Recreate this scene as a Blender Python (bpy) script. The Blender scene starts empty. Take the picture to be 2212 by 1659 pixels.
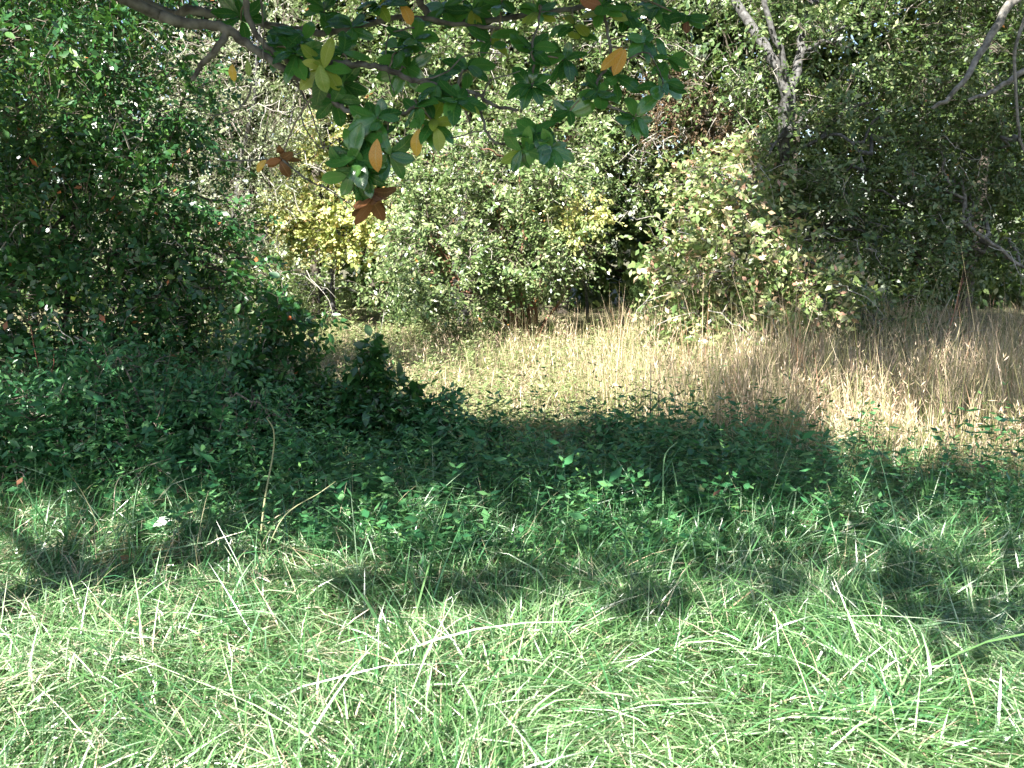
import bpy, math
import numpy as np
from mathutils import Vector, Matrix

RNG = np.random.default_rng(11)
scene = bpy.context.scene
COL = scene.collection

# ------------------------------------------------------------------ camera
CAM_H = 1.6
PITCH = math.radians(9.75)
FPX = 1915.0                     # focal length in pixels of a 2212 px wide picture
cam_d = bpy.data.cameras.new('camera')
cam_d.sensor_width = 36.0
cam_d.lens = 36.0 * FPX / 2212.0
cam_d.clip_start = 0.05
cam_d.clip_end = 400.0
cam_d.dof.use_dof = True
cam_d.dof.focus_distance = 6.5
cam_d.dof.aperture_fstop = 7.0
cam = bpy.data.objects.new('camera', cam_d)
cam.location = (0, 0, CAM_H)
cam.rotation_euler = (math.pi / 2 - PITCH, 0, 0)
COL.objects.link(cam)
scene.camera = cam

# ------------------------------------------------------------------ light
SUN_EL = math.radians(43)
SUN_AZ = math.radians(208)       # compass-like angle from +Y, clockwise: behind the camera, a little to the left
SUN = np.array([math.sin(SUN_AZ) * math.cos(SUN_EL), math.cos(SUN_AZ) * math.cos(SUN_EL), math.sin(SUN_EL)])
world = bpy.data.worlds.new('World')
scene.world = world
world.use_nodes = True
wn = world.node_tree
for n in list(wn.nodes):
    wn.nodes.remove(n)
sky = wn.nodes.new('ShaderNodeTexSky')
sky.sky_type = 'NISHITA'
sky.sun_disc = False
sky.sun_elevation = SUN_EL
sky.sun_rotation = SUN_AZ
bg = wn.nodes.new('ShaderNodeBackground')
bg.inputs['Strength'].default_value = 0.062
wo = wn.nodes.new('ShaderNodeOutputWorld')
wn.links.new(sky.outputs[0], bg.inputs[0])
wn.links.new(bg.outputs[0], wo.inputs[0])
sun_d = bpy.data.lights.new('sun', 'SUN')
sun_d.energy = 5.0
sun_d.angle = math.radians(0.53)
sun_d.color = (1.0, 0.96, 0.89)
sun_o = bpy.data.objects.new('sun', sun_d)
sun_o.rotation_euler = Vector(SUN).to_track_quat('Z', 'Y').to_euler()
sun_o.location = (-4, -6, 10)
COL.objects.link(sun_o)

scene.view_settings.view_transform = 'Standard'
scene.view_settings.look = 'None'
scene.view_settings.exposure = 2.25
scene.view_settings.gamma = 1.0
scene.view_settings.use_curve_mapping = False
scene.cycles.max_bounces = 6
scene.cycles.diffuse_bounces = 3
scene.cycles.glossy_bounces = 2
scene.cycles.transmission_bounces = 3
scene.cycles.transparent_max_bounces = 4

# ------------------------------------------------------------------ layout helpers
CP, SP = math.cos(PITCH), math.sin(PITCH)


def at(px, py, Y):
    """point at distance Y in front of the camera that shows at photo pixel (px, py) of 2212 x 1659"""
    u, v = (px - 1106) / FPX, (829.5 - py) / FPX
    dy = CP + v * SP
    dz = -SP + v * CP
    return np.array([u / dy * Y, Y, CAM_H + dz / dy * Y])


def on_ground(px, py):
    v = (829.5 - py) / FPX
    dy = CP + v * SP
    dz = -SP + v * CP
    Y = CAM_H / -dz * dy
    return np.array([(px - 1106) / FPX / dy * Y, Y, 0.0])


def to_px(P):
    P = np.atleast_2d(P)
    x, y, z = P[:, 0], P[:, 1], P[:, 2] - CAM_H
    d = y * CP - z * SP
    w = y * SP + z * CP
    d = np.where(np.abs(d) < 1e-3, 1e-3, d)
    px = 1106 + FPX * x / d
    py = 829.5 - FPX * w / d
    return px, py, d


# smooth random field, about -1..1
class Field:
    def __init__(self, wl, seed, n=10):
        r = np.random.default_rng(seed)
        k = r.normal(size=(n, 3))
        k /= np.linalg.norm(k, axis=1)[:, None]
        self.k = k * (2 * math.pi / (wl * r.uniform(0.6, 1.5, n)))[:, None]
        self.p = r.uniform(0, 2 * math.pi, n)

    def __call__(self, P):
        return np.sin(P @ self.k.T + self.p).sum(1) / math.sqrt(len(self.p) / 2) * 0.7


def unit(v):
    return v / np.maximum(np.linalg.norm(v, axis=-1, keepdims=True), 1e-9)


def rand_dir(n):
    return unit(RNG.normal(size=(n, 3)))


# ------------------------------------------------------------------ mesh helpers
def mesh_np(name, V, F, rnd=None, mat=None, smooth=False):
    V = np.asarray(V, dtype=np.float32)
    F = np.asarray(F, dtype=np.int32)
    me = bpy.data.meshes.new(name)
    nf, k = F.shape
    me.vertices.add(len(V))
    me.vertices.foreach_set('co', V.ravel())
    me.loops.add(nf * k)
    me.loops.foreach_set('vertex_index', F.ravel())
    me.polygons.add(nf)
    me.polygons.foreach_set('loop_start', np.arange(0, nf * k, k, dtype=np.int32))
    me.polygons.foreach_set('loop_total', np.full(nf, k, dtype=np.int32))
    if smooth:
        me.polygons.foreach_set('use_smooth', np.ones(nf, dtype=bool))
    if rnd is not None:
        a = me.attributes.new('tint', 'FLOAT', 'FACE')
        a.data.foreach_set('value', np.asarray(rnd, dtype=np.float32))
    me.update(calc_edges=True)
    if mat:
        me.materials.append(mat)
    return me


def link(name, me, parent=None, kind=None, label=None, cat=None, group=None, loc=None):
    o = bpy.data.objects.new(name, me)
    COL.objects.link(o)
    if parent is not None:
        o.parent = parent
        if me is not None and loc is None:      # vertices are given in world space
            o.matrix_parent_inverse = parent_inv(parent)
    if loc is not None:
        o.location = loc
    if kind:
        o['kind'] = kind
    if label:
        o['label'] = label
    if cat:
        o['category'] = cat
    if group:
        o['group'] = group
    return o


def parent_inv(p):
    m = Matrix.Identity(4)
    q = p
    chain = []
    while q is not None:
        chain.append(q)
        q = q.parent
    for q in reversed(chain):
        loc = Matrix.Translation(q.location) @ q.rotation_euler.to_matrix().to_4x4() @ Matrix.Diagonal((*q.scale, 1))
        m = m @ q.matrix_parent_inverse @ loc
    return m.inverted()


def thing(name, base, label, cat, group=None):
    return link(name, None, label=label, cat=cat, group=group, loc=tuple(base))


def leaf_geo(P, D, N, L, W, fold=0.18, droop=0.12, wide=0.45):
    """five points and four triangles per leaf, folded along the midrib"""
    n = len(P)
    D = unit(D)
    S = unit(np.cross(D, N))
    N = unit(np.cross(S, D))
    L = np.broadcast_to(L, n)[:, None]
    W = np.broadcast_to(W, n)[:, None]
    mid = P + D * L * 0.5 - N * W * fold * 0.5
    lft = P + D * L * wide + S * W * 0.5 + N * W * fold * 0.6
    rgt = P + D * L * wide - S * W * 0.5 + N * W * fold * 0.6
    tip = P + D * L - N * L * droop
    V = np.stack([P, lft, mid, rgt, tip], 1).reshape(-1, 3)
    f = np.array([[0, 2, 1], [0, 3, 2], [1, 2, 4], [2, 3, 4]])
    F = (np.arange(n)[:, None, None] * 5 + f[None]).reshape(-1, 3)
    return V, F


def leaf_lo(P, D, N, L, W):
    """one folded quad per leaf, for far foliage"""
    n = len(P)
    D = unit(D)
    S = unit(np.cross(D, N))
    L = np.broadcast_to(L, n)[:, None]
    W = np.broadcast_to(W, n)[:, None]
    V = np.stack([P, P + D * L * 0.45 + S * W * 0.5, P + D * L, P + D * L * 0.45 - S * W * 0.5], 1).reshape(-1, 3)
    return V, np.arange(n * 4).reshape(n, 4)


def tube_geo(P, R, sides=4):
    """P (n,K,3), R (n,K): n tubes of K rings"""
    P = np.asarray(P, float)
    R = np.asarray(R, float)
    if P.ndim == 2:
        P, R = P[None], R[None]
    n, K, _ = P.shape
    T = unit(np.gradient(P, axis=1))
    ref = np.zeros((n, 1, 3))
    vert = np.abs(T[:, :, 2].mean(1)) > 0.75
    ref[vert, 0] = (1, 0.1, 0)
    ref[~vert, 0] = (0.1, 0, 1)
    A = unit(np.cross(T, ref))
    B = np.cross(T, A)
    ang = np.arange(sides) / sides * 2 * math.pi
    ring = A[:, :, None, :] * np.cos(ang)[None, None, :, None] + B[:, :, None, :] * np.sin(ang)[None, None, :, None]
    V = (P[:, :, None, :] + ring * R[:, :, None, None]).reshape(-1, 3)
    i = np.arange(n)[:, None, None] * K * sides
    k = np.arange(K - 1)[None, :, None] * sides
    s = np.arange(sides)[None, None, :]
    s2 = (s + 1) % sides
    F = np.stack([i + k + s, i + k + s2, i + k + sides + s2, i + k + sides + s], -1).reshape(-1, 4)
    return V, F


def curve_pts(ctrl, K, wob=0.0, seed=0):
    """smooth polyline through control points"""
    c = np.asarray(ctrl, float)
    m = len(c)
    t = np.linspace(0, m - 1, K)
    i = np.clip(t.astype(int), 0, m - 2)
    f = (t - i)[:, None]
    p0, p1, p2, p3 = c[np.clip(i - 1, 0, m - 1)], c[i], c[i + 1], c[np.clip(i + 2, 0, m - 1)]
    out = 0.5 * ((2 * p1) + (-p0 + p2) * f + (2 * p0 - 5 * p1 + 4 * p2 - p3) * f ** 2 + (-p0 + 3 * p1 - 3 * p2 + p3) * f ** 3)
    if wob:
        r = np.random.default_rng(seed)
        w = r.normal(size=(K, 3)) * wob
        w[0] = 0
        out = out + np.cumsum(w, 0) * 0.4 + w * 0.5
    return out


def radii(K, r0, r1):
    return r0 + (r1 - r0) * np.linspace(0, 1, K) ** 0.9


def join(parts):
    V, F, o = [], [], 0
    for v, f in parts:
        V.append(v)
        F.append(f + o)
        o += len(v)
    return np.concatenate(V), np.concatenate(F)


# ------------------------------------------------------------------ materials
def srgb(*c):
    return tuple(c) + (1.0,)


def tint_material(name, stops, rough=0.42, trans=0.3, tcol=(0.16, 0.26, 0.03), spec=0.5, obj_rand=False, noise=0.0, coat=0.0, rib=None):
    m = bpy.data.materials.new(name)
    m.use_nodes = True
    nt = m.node_tree
    for n in list(nt.nodes):
        nt.nodes.remove(n)
    at_ = nt.nodes.new('ShaderNodeAttribute')
    at_.attribute_name = 'tint'
    ramp = nt.nodes.new('ShaderNodeValToRGB')
    ramp.color_ramp.interpolation = 'LINEAR'
    el = ramp.color_ramp.elements
    while len(el) > 1:
        el.remove(el[-1])
    for i, (p, c) in enumerate(stops):
        e = el[0] if i == 0 else el.new(p)
        e.position = p
        e.color = srgb(*c)
    nt.links.new(at_.outputs['Fac'], ramp.inputs[0])
    col = ramp.outputs[0]
    if noise:
        tx = nt.nodes.new('ShaderNodeTexNoise')
        tx.inputs['Scale'].default_value = 55
        tc = nt.nodes.new('ShaderNodeTexCoord')
        nt.links.new(tc.outputs['Object'], tx.inputs['Vector'])
        hs = nt.nodes.new('ShaderNodeHueSaturation')
        mr = nt.nodes.new('ShaderNodeMapRange')
        mr.inputs['From Min'].default_value = 0.3
        mr.inputs['From Max'].default_value = 0.7
        mr.inputs['To Min'].default_value = 1 - noise
        mr.inputs['To Max'].default_value = 1 + noise
        nt.links.new(tx.outputs['Fac'], mr.inputs['Value'])
        nt.links.new(mr.outputs[0], hs.inputs['Value'])
        nt.links.new(col, hs.inputs['Color'])
        col = hs.outputs[0]
    if rib:
        ac = nt.nodes.new('ShaderNodeAttribute')
        ac.attribute_name = 'across'
        al = nt.nodes.new('ShaderNodeAttribute')
        al.attribute_name = 'along'

        def math_(op, a, b=None):
            n = nt.nodes.new('ShaderNodeMath')
            n.operation = op
            for i, v in enumerate((a, b)):
                if v is None:
                    continue
                if isinstance(v, (int, float)):
                    n.inputs[i].default_value = v
                else:
                    nt.links.new(v, n.inputs[i])
            return n.outputs[0]
        mid = math_('SUBTRACT', 1.0, math_('MINIMUM', math_('MULTIPLY', ac.outputs['Fac'], 9.0), 1.0))
        ph = math_('SUBTRACT', math_('MULTIPLY', al.outputs['Fac'], 58.0), math_('MULTIPLY', ac.outputs['Fac'], 11.0))
        vein = math_('MULTIPLY', math_('POWER', math_('MAXIMUM', math_('SINE', ph), 0.0), 5.0), 0.35)
        fac = math_('MINIMUM', math_('ADD', math_('MULTIPLY', mid, 0.8), vein), 1.0)
        mr_ = nt.nodes.new('ShaderNodeMix')
        mr_.data_type = 'RGBA'
        nt.links.new(fac, mr_.inputs[0])
        nt.links.new(col, mr_.inputs[6])
        mr_.inputs[7].default_value = srgb(*rib)
        col = mr_.outputs[2]
    p = nt.nodes.new('ShaderNodeBsdfPrincipled')
    p.inputs['Roughness'].default_value = rough
    p.inputs['Specular IOR Level'].default_value = spec
    if coat:
        p.inputs['Coat Weight'].default_value = coat
        p.inputs['Coat Roughness'].default_value = 0.25
    nt.links.new(col, p.inputs['Base Color'])
    out = nt.nodes.new('ShaderNodeOutputMaterial')
    if trans > 0:
        tr = nt.nodes.new('ShaderNodeBsdfTranslucent')
        mx = nt.nodes.new('ShaderNodeMix')
        mx.data_type = 'RGBA'
        mx.inputs[0].default_value = 0.55
        nt.links.new(col, mx.inputs[6])
        mx.inputs[7].default_value = srgb(*tcol)
        nt.links.new(mx.outputs[2], tr.inputs['Color'])
        ms = nt.nodes.new('ShaderNodeMixShader')
        ms.inputs[0].default_value = trans
        nt.links.new(p.outputs[0], ms.inputs[1])
        nt.links.new(tr.outputs[0], ms.inputs[2])
        nt.links.new(ms.outputs[0], out.inputs['Surface'])
    else:
        nt.links.new(p.outputs[0], out.inputs['Surface'])
    return m


def bark_material(name, dark, light, scale=18.0, rough=0.85):
    m = bpy.data.materials.new(name)
    m.use_nodes = True
    nt = m.node_tree
    p = nt.nodes['Principled BSDF']
    p.inputs['Roughness'].default_value = rough
    tc = nt.nodes.new('ShaderNodeTexCoord')
    tx = nt.nodes.new('ShaderNodeTexNoise')
    tx.inputs['Scale'].default_value = scale
    tx.inputs['Detail'].default_value = 6
    nt.links.new(tc.outputs['Object'], tx.inputs['Vector'])
    ramp = nt.nodes.new('ShaderNodeValToRGB')
    ramp.color_ramp.elements[0].position = 0.35
    ramp.color_ramp.elements[1].position = 0.68
    ramp.color_ramp.elements[0].color = srgb(*dark)
    ramp.color_ramp.elements[1].color = srgb(*light)
    nt.links.new(tx.outputs['Fac'], ramp.inputs[0])
    nt.links.new(ramp.outputs[0], p.inputs['Base Color'])
    b = nt.nodes.new('ShaderNodeBump')
    b.inputs['Strength'].default_value = 0.6
    b.inputs['Distance'].default_value = 0.01
    nt.links.new(tx.outputs['Fac'], b.inputs['Height'])
    nt.links.new(b.outputs[0], p.inputs['Normal'])
    return m


M = {}
M['lawn'] = tint_material('lawn_grass', [(0.0, (0.020, 0.070, 0.018)), (0.33, (0.075, 0.175, 0.050)), (0.65, (0.21, 0.34, 0.145)),
                                         (0.86, (0.44, 0.54, 0.34)), (0.94, (0.56, 0.52, 0.38)), (1.0, (0.50, 0.36, 0.24))],
                          rough=0.32, trans=0.20, tcol=(0.14, 0.34, 0.07), spec=1.0)
M['blade'] = tint_material('broad_grass', [(0.0, (0.028, 0.12, 0.038)), (0.5, (0.11, 0.27, 0.10)), (1.0, (0.56, 0.66, 0.48))],
                           rough=0.30, trans=0.25, tcol=(0.12, 0.36, 0.08), spec=1.0)
M['straw'] = tint_material('straw', [(0.0, (0.30, 0.30, 0.16)), (0.5, (0.50, 0.44, 0.28)), (1.0, (0.58, 0.46, 0.32))], rough=0.5, trans=0.15,
                           tcol=(0.4, 0.3, 0.12))
M['meadow'] = tint_material('dry_meadow_grass', [(0.0, (0.12, 0.15, 0.05)), (0.22, (0.20, 0.21, 0.075)), (0.45, (0.33, 0.30, 0.16)), (0.72, (0.54, 0.40, 0.28)),
                                                 (0.93, (0.62, 0.49, 0.36)), (1.0, (0.34, 0.17, 0.10))], rough=0.5, trans=0.22, tcol=(0.40, 0.34, 0.15))
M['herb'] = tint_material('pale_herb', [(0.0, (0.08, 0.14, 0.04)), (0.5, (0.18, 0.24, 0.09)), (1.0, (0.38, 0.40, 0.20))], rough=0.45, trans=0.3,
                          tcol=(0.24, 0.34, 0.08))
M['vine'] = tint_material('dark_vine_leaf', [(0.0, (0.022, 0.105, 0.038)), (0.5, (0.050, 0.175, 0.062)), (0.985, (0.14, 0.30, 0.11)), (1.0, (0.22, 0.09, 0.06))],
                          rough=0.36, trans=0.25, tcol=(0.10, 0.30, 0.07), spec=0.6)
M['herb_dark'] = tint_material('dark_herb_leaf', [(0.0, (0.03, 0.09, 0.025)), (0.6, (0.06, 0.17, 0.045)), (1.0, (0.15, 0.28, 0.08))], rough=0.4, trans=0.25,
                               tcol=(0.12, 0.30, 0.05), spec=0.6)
M['privet'] = tint_material('privet_leaf', [(0.0, (0.028, 0.065, 0.016)), (0.5, (0.090, 0.145, 0.042)), (0.88, (0.24, 0.29, 0.13)), (0.96, (0.36, 0.36, 0.20)),
                                            (1.0, (0.38, 0.18, 0.06))], rough=0.36, trans=0.20, tcol=(0.19, 0.30, 0.05), spec=0.65)
M['dark_shrub'] = tint_material('dark_shrub_leaf', [(0.0, (0.014, 0.055, 0.018)), (0.6, (0.036, 0.120, 0.034)), (0.93, (0.09, 0.19, 0.045)), (0.985, (0.30, 0.30, 0.06)),
                                                    (1.0, (0.4, 0.13, 0.05))], rough=0.30, trans=0.25, tcol=(0.12, 0.30, 0.03), spec=0.7)
M['silver'] = tint_material('silvery_leaf', [(0.0, (0.12, 0.16, 0.07)), (0.6, (0.24, 0.28, 0.15)), (1.0, (0.42, 0.43, 0.30))], rough=0.38, trans=0.25,
                            tcol=(0.24, 0.32, 0.12), spec=0.8)
M['yellow'] = tint_material('yellow_leaf', [(0.0, (0.10, 0.18, 0.05)), (0.45, (0.40, 0.46, 0.15)), (0.8, (0.66, 0.63, 0.26)), (1.0, (0.68, 0.46, 0.24))],
                            rough=0.5, trans=0.3, tcol=(0.60, 0.62, 0.14))
M['cedar'] = tint_material('cedar_needles', [(0.0, (0.05, 0.11, 0.03)), (1.0, (0.12, 0.20, 0.055))], rough=0.6, trans=0.2, tcol=(0.14, 0.25, 0.05))
M['brown'] = tint_material('brown_hollow_leaf', [(0.0, (0.06, 0.04, 0.02)), (1.0, (0.16, 0.10, 0.05))], rough=0.7, trans=0.1, tcol=(0.2, 0.1, 0.04))  # brown kept dark to carry the shade of the hollow
M['pink'] = tint_material('fading_leaf', [(0.0, (0.07, 0.14, 0.035)), (0.5, (0.17, 0.24, 0.08)), (0.82, (0.42, 0.42, 0.22)), (1.0, (0.46, 0.26, 0.18))],
                          rough=0.36, trans=0.3, tcol=(0.26, 0.36, 0.07), spec=0.8)
M['wood'] = tint_material('woodland_leaf', [(0.0, (0.025, 0.055, 0.015)), (0.6, (0.065, 0.11, 0.028)), (1.0, (0.14, 0.18, 0.045))], rough=0.38, trans=0.25,
                          tcol=(0.16, 0.25, 0.03), spec=0.5)
M['magnolia'] = tint_material('magnolia_leaf', [(0.0, (0.016, 0.080, 0.020)), (0.6, (0.036, 0.140, 0.032)), (1.0, (0.08, 0.23, 0.04))], rough=0.22, trans=0.2,
                              tcol=(0.12, 0.34, 0.02), spec=0.7, noise=0.3, rib=(0.13, 0.24, 0.06))
M['mag_lime'] = tint_material('magnolia_lime_leaf', [(0.0, (0.16, 0.28, 0.04)), (1.0, (0.32, 0.38, 0.06))], rough=0.35, trans=0.4, tcol=(0.4, 0.5, 0.05), noise=0.3, rib=(0.42, 0.46, 0.14))
M['mag_gold'] = tint_material('magnolia_golden_leaf', [(0.0, (0.62, 0.42, 0.06)), (1.0, (0.62, 0.30, 0.07))], rough=0.42, trans=0.4, tcol=(0.8, 0.5, 0.08), noise=0.35, rib=(0.66, 0.50, 0.22))
M['tan'] = tint_material('tan_fallen_leaf', [(0.0, (0.35, 0.24, 0.14)), (1.0, (0.50, 0.36, 0.22))], rough=0.6, trans=0.1, tcol=(0.4, 0.3, 0.15), noise=0.3)
M['mag_rust'] = tint_material('magnolia_rusty_leaf', [(0.0, (0.12, 0.055, 0.025)), (1.0, (0.30, 0.12, 0.045))], rough=0.6, trans=0.2, tcol=(0.35, 0.14, 0.04), noise=0.4, rib=(0.34, 0.18, 0.09))
M['bark_grey'] = bark_material('grey_bark', (0.035, 0.032, 0.03), (0.15, 0.15, 0.145), 22)
M['bark_dark'] = bark_material('dark_bark', (0.035, 0.028, 0.02), (0.11, 0.09, 0.07), 14)
M['bark_red'] = bark_material('reddish_bark', (0.09, 0.040, 0.022), (0.28, 0.15, 0.09), 12)
M['bark_pale'] = bark_material('pale_bark', (0.07, 0.065, 0.055), (0.27, 0.25, 0.22), 14)
M['twig'] = bark_material('twig_bark', (0.10, 0.08, 0.06), (0.22, 0.19, 0.15), 30)
M['twig_pale'] = bark_material('dead_twig_bark', (0.26, 0.24, 0.21), (0.46, 0.43, 0.38), 30)
M['stem_red'] = bark_material('red_stem', (0.20, 0.06, 0.04), (0.34, 0.14, 0.09), 30)
M['stem_green'] = bark_material('green_stem', (0.10, 0.13, 0.05), (0.22, 0.22, 0.10), 30, 0.5)

# soil
gm = bpy.data.materials.new('soil_and_thatch')
gm.use_nodes = True
nt = gm.node_tree
p = nt.nodes['Principled BSDF']
p.inputs['Roughness'].default_value = 0.95
tc = nt.nodes.new('ShaderNodeTexCoord')
tx = nt.nodes.new('ShaderNodeTexNoise')
tx.inputs['Scale'].default_value = 9
tx.inputs['Detail'].default_value = 10
tx.inputs['Roughness'].default_value = 0.75
nt.links.new(tc.outputs['Object'], tx.inputs['Vector'])
ramp = nt.nodes.new('ShaderNodeValToRGB')
ramp.color_ramp.elements[0].position = 0.3
ramp.color_ramp.elements[1].position = 0.75
ramp.color_ramp.elements[0].color = srgb(0.03, 0.035, 0.015)
ramp.color_ramp.elements[1].color = srgb(0.16, 0.14, 0.07)
nt.links.new(tx.outputs['Fac'], ramp.inputs[0])
nt.links.new(ramp.outputs[0], p.inputs['Base Color'])
M['soil'] = gm

# ------------------------------------------------------------------ ground
bump1, bump2 = Field(2.6, 3), Field(0.7, 4)


def gz(x, y):
    P = np.stack([x, y, np.zeros_like(x)], -1).reshape(-1, 3)
    near = np.clip((7.5 - P[:, 1]) / 3.0, 0.25, 1.0)
    z = (bump1(P) * 0.035 + bump2(P) * 0.022) * near
    far = np.clip((P[:, 1] - 60) / 100, 0, 1) + np.clip((np.abs(P[:, 0]) - 60) / 100, 0, 1)
    return (z * (1 - np.clip(far, 0, 1))).reshape(np.shape(x))


gx = np.concatenate([-np.geomspace(150, 9, 14), np.linspace(-8, 8, 110), np.geomspace(9, 150, 14)])
gy = np.concatenate([-np.geomspace(120, 3, 12), np.linspace(-2, 18, 130), np.geomspace(19, 200, 16)])
X, Y = np.meshgrid(gx, gy)
V = np.stack([X, Y, gz(X, Y)], -1).reshape(-1, 3)
nx, ny = len(gx), len(gy)
ii, jj = np.meshgrid(np.arange(nx - 1), np.arange(ny - 1))
a = (jj * nx + ii).ravel()
link('ground', mesh_np('ground', V, np.stack([a, a + 1, a + nx + 1, a + nx], -1), mat=M['soil'], smooth=True), kind='structure')


# ------------------------------------------------------------------ grass
def blades(P, az, L, W, lean, curl, rise, K, rnd, face=None):
    """ribbons that rise from P, lean towards az and curl over"""
    n = len(P)
    t = np.linspace(0, 1, K)[None, :]
    hx, hy = np.cos(az), np.sin(az)
    out = (lean[:, None] * t + curl[:, None] * t ** 2) * L[:, None]
    up = (rise[:, None] * t - 0.75 * curl[:, None] * t ** 2.2) * L[:, None]
    C = P[:, None, :] + np.stack([hx[:, None] * out, hy[:, None] * out, up], -1)
    C[:, :, 2] = np.maximum(C[:, :, 2], P[:, None, 2] - 0.0 + 0.004)
    fa = az + np.pi / 2 + RNG.normal(0, 0.7, n) if face is None else face
    W = np.minimum(W, 0.0095)
    tw = RNG.normal(0, 0.5, n)
    S = np.stack([np.cos(fa), np.sin(fa), tw], -1)
    S = unit(S)[:, None, :]
    w = (W[:, None] * 0.5 * (1 - t ** 1.8) * (0.65 + 0.35 * np.minimum(t * 4, 1)))[:, :, None] + 0.00015
    V = np.stack([C - S * w, C + S * w], 2).reshape(-1, 3)
    k = np.arange(K - 1)
    f = np.stack([k * 2, k * 2 + 1, k * 2 + 3, k * 2 + 2], -1)
    F = (np.arange(n)[:, None, None] * 2 * K + f[None]).reshape(-1, 4)
    return V, F, np.repeat(rnd, K - 1)


def frustum_points(n, y0, y1, margin=0.5, power=1.0):
    """random ground points inside the view, even per square metre"""
    y = y0 + (y1 - y0) * RNG.uniform(0, 1, n * 3)
    w = 0.60 * y + margin
    keep = RNG.uniform(0, 0.60 * y1 + margin, n * 3) < w
    y = y[keep][:n]
    x = RNG.uniform(-1, 1, len(y)) * (0.60 * y + margin)
    return x, y


# fine lawn
fieldA, fieldB, fieldC = Field(1.1, 21), Field(0.45, 22), Field(2.2, 23)
parts, rn = [], []
for (n, y0, y1, Lm, Wm, K) in ((62000, 2.1, 3.9, 0.115, 0.0056, 4), (42000, 3.9, 5.6, 0.100, 0.0058, 3), (18000, 5.6, 7.4, 0.10, 0.0055, 3)):
    x, y = frustum_points(n, y0, y1)
    P = np.stack([x, y, gz(x, y)], -1)
    n = len(P)
    fa, fb, fc = fieldA(P), fieldB(P), fieldC(P)
    az = fc * 2.2 + fb * 0.8 + 0.4 + RNG.normal(0, 1.3, n)
    L = Lm * RNG.lognormal(-0.06, 0.52, n) * (1 + 0.3 * np.clip(fb, -1, 1))
    lean = np.abs(RNG.normal(0.6, 0.4, n))
    curl = np.abs(RNG.normal(0.35, 0.3, n))
    rise = np.clip(RNG.normal(0.50, 0.26, n), 0.08, 1)
    t = np.clip(RNG.beta(1.3, 2.0, n) * 0.95 + 0.14 * fa - 0.02, 0, 0.86)
    dead = RNG.uniform(0, 1, n) < 0.09 + 0.08 * np.clip(-x / 2, -0.5, 1)
    t = np.where(dead, RNG.uniform(0.87, 1.0, n), t)
    P[:, 2] += RNG.uniform(0, 0.04, n)
    v, f, r = blades(P, az, L, Wm * RNG.lognormal(0, 0.3, n), lean, curl, rise, K, t)
    parts.append((v, f))
    rn.append(r)
V, F = join(parts)
link('lawn_grass', mesh_np('lawn_grass', V, F, np.concatenate(rn), M['lawn']), kind='stuff', label='matted green lawn grass in sun and shade', cat='grass')

# coarse long grass lying over the lawn and standing at the border of the shade
x, y = frustum_points(15000, 2.1, 6.4)
P = np.stack([x, y, gz(x, y) + RNG.uniform(0.0, 0.05, len(x))], -1)
n = len(P)
border = np.exp(-((y - 4.1 - 0.35 * np.sin(x * 2)) / 0.9) ** 2)
keep = RNG.uniform(0, 1, n) < 0.50 + 0.5 * border
P = P[keep]
n = len(P)
border = border[keep]
az = np.where(RNG.uniform(0, 1, n) < 0.5, -0.55 + RNG.normal(0, 0.4, n), RNG.uniform(0, 6.28, n))
up = RNG.uniform(0, 1, n) < 0.12 + 0.45 * border
L = 0.21 * RNG.lognormal(0, 0.38, n)
lean = np.where(up, np.abs(RNG.normal(0.25, 0.2, n)), RNG.uniform(0.6, 0.9, n))
rise = np.where(up, RNG.uniform(0.7, 1, n), RNG.uniform(0.2, 0.5, n))
curl = np.where(up, np.abs(RNG.normal(0.15, 0.2, n)), RNG.uniform(0.05, 0.3, n))
V, F, r = blades(P, az, L, 0.0066 * RNG.lognormal(0, 0.35, n), lean, curl, rise, 5, np.clip(RNG.beta(1.3, 1.4, n) + np.where(up, -0.2, 0.05), 0, 1))
link('long_grass', mesh_np('long_grass', V, F, r, M['blade']), kind='stuff', label='long coarse green grass blades lying across the lawn', cat='grass')

# thin seed stalks
x, y = frustum_points(900, 2.2, 5.6)
lft = RNG.uniform(-1, 1, len(x)) * 1.2 + 0.4 > x * 0.7
x, y = x[lft], y[lft]
P = np.stack([x, y, gz(x, y)], -1)
n = len(P)
az = RNG.uniform(0, 6.28, n)
V, F, r = blades(P, az, 0.26 * RNG.lognormal(0, 0.3, n), np.full(n, 0.0028), np.abs(RNG.normal(0.35, 0.2, n)), np.abs(RNG.normal(0.35, 0.25, n)),
                 RNG.uniform(0.6, 1, n), 7, RNG.uniform(0, 1, n))
link('dry_stalks', mesh_np('dry_stalks', V, F, r, M['straw']), kind='stuff', label='thin straw coloured grass stalks arching over the lawn', cat='dry grass')

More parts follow.
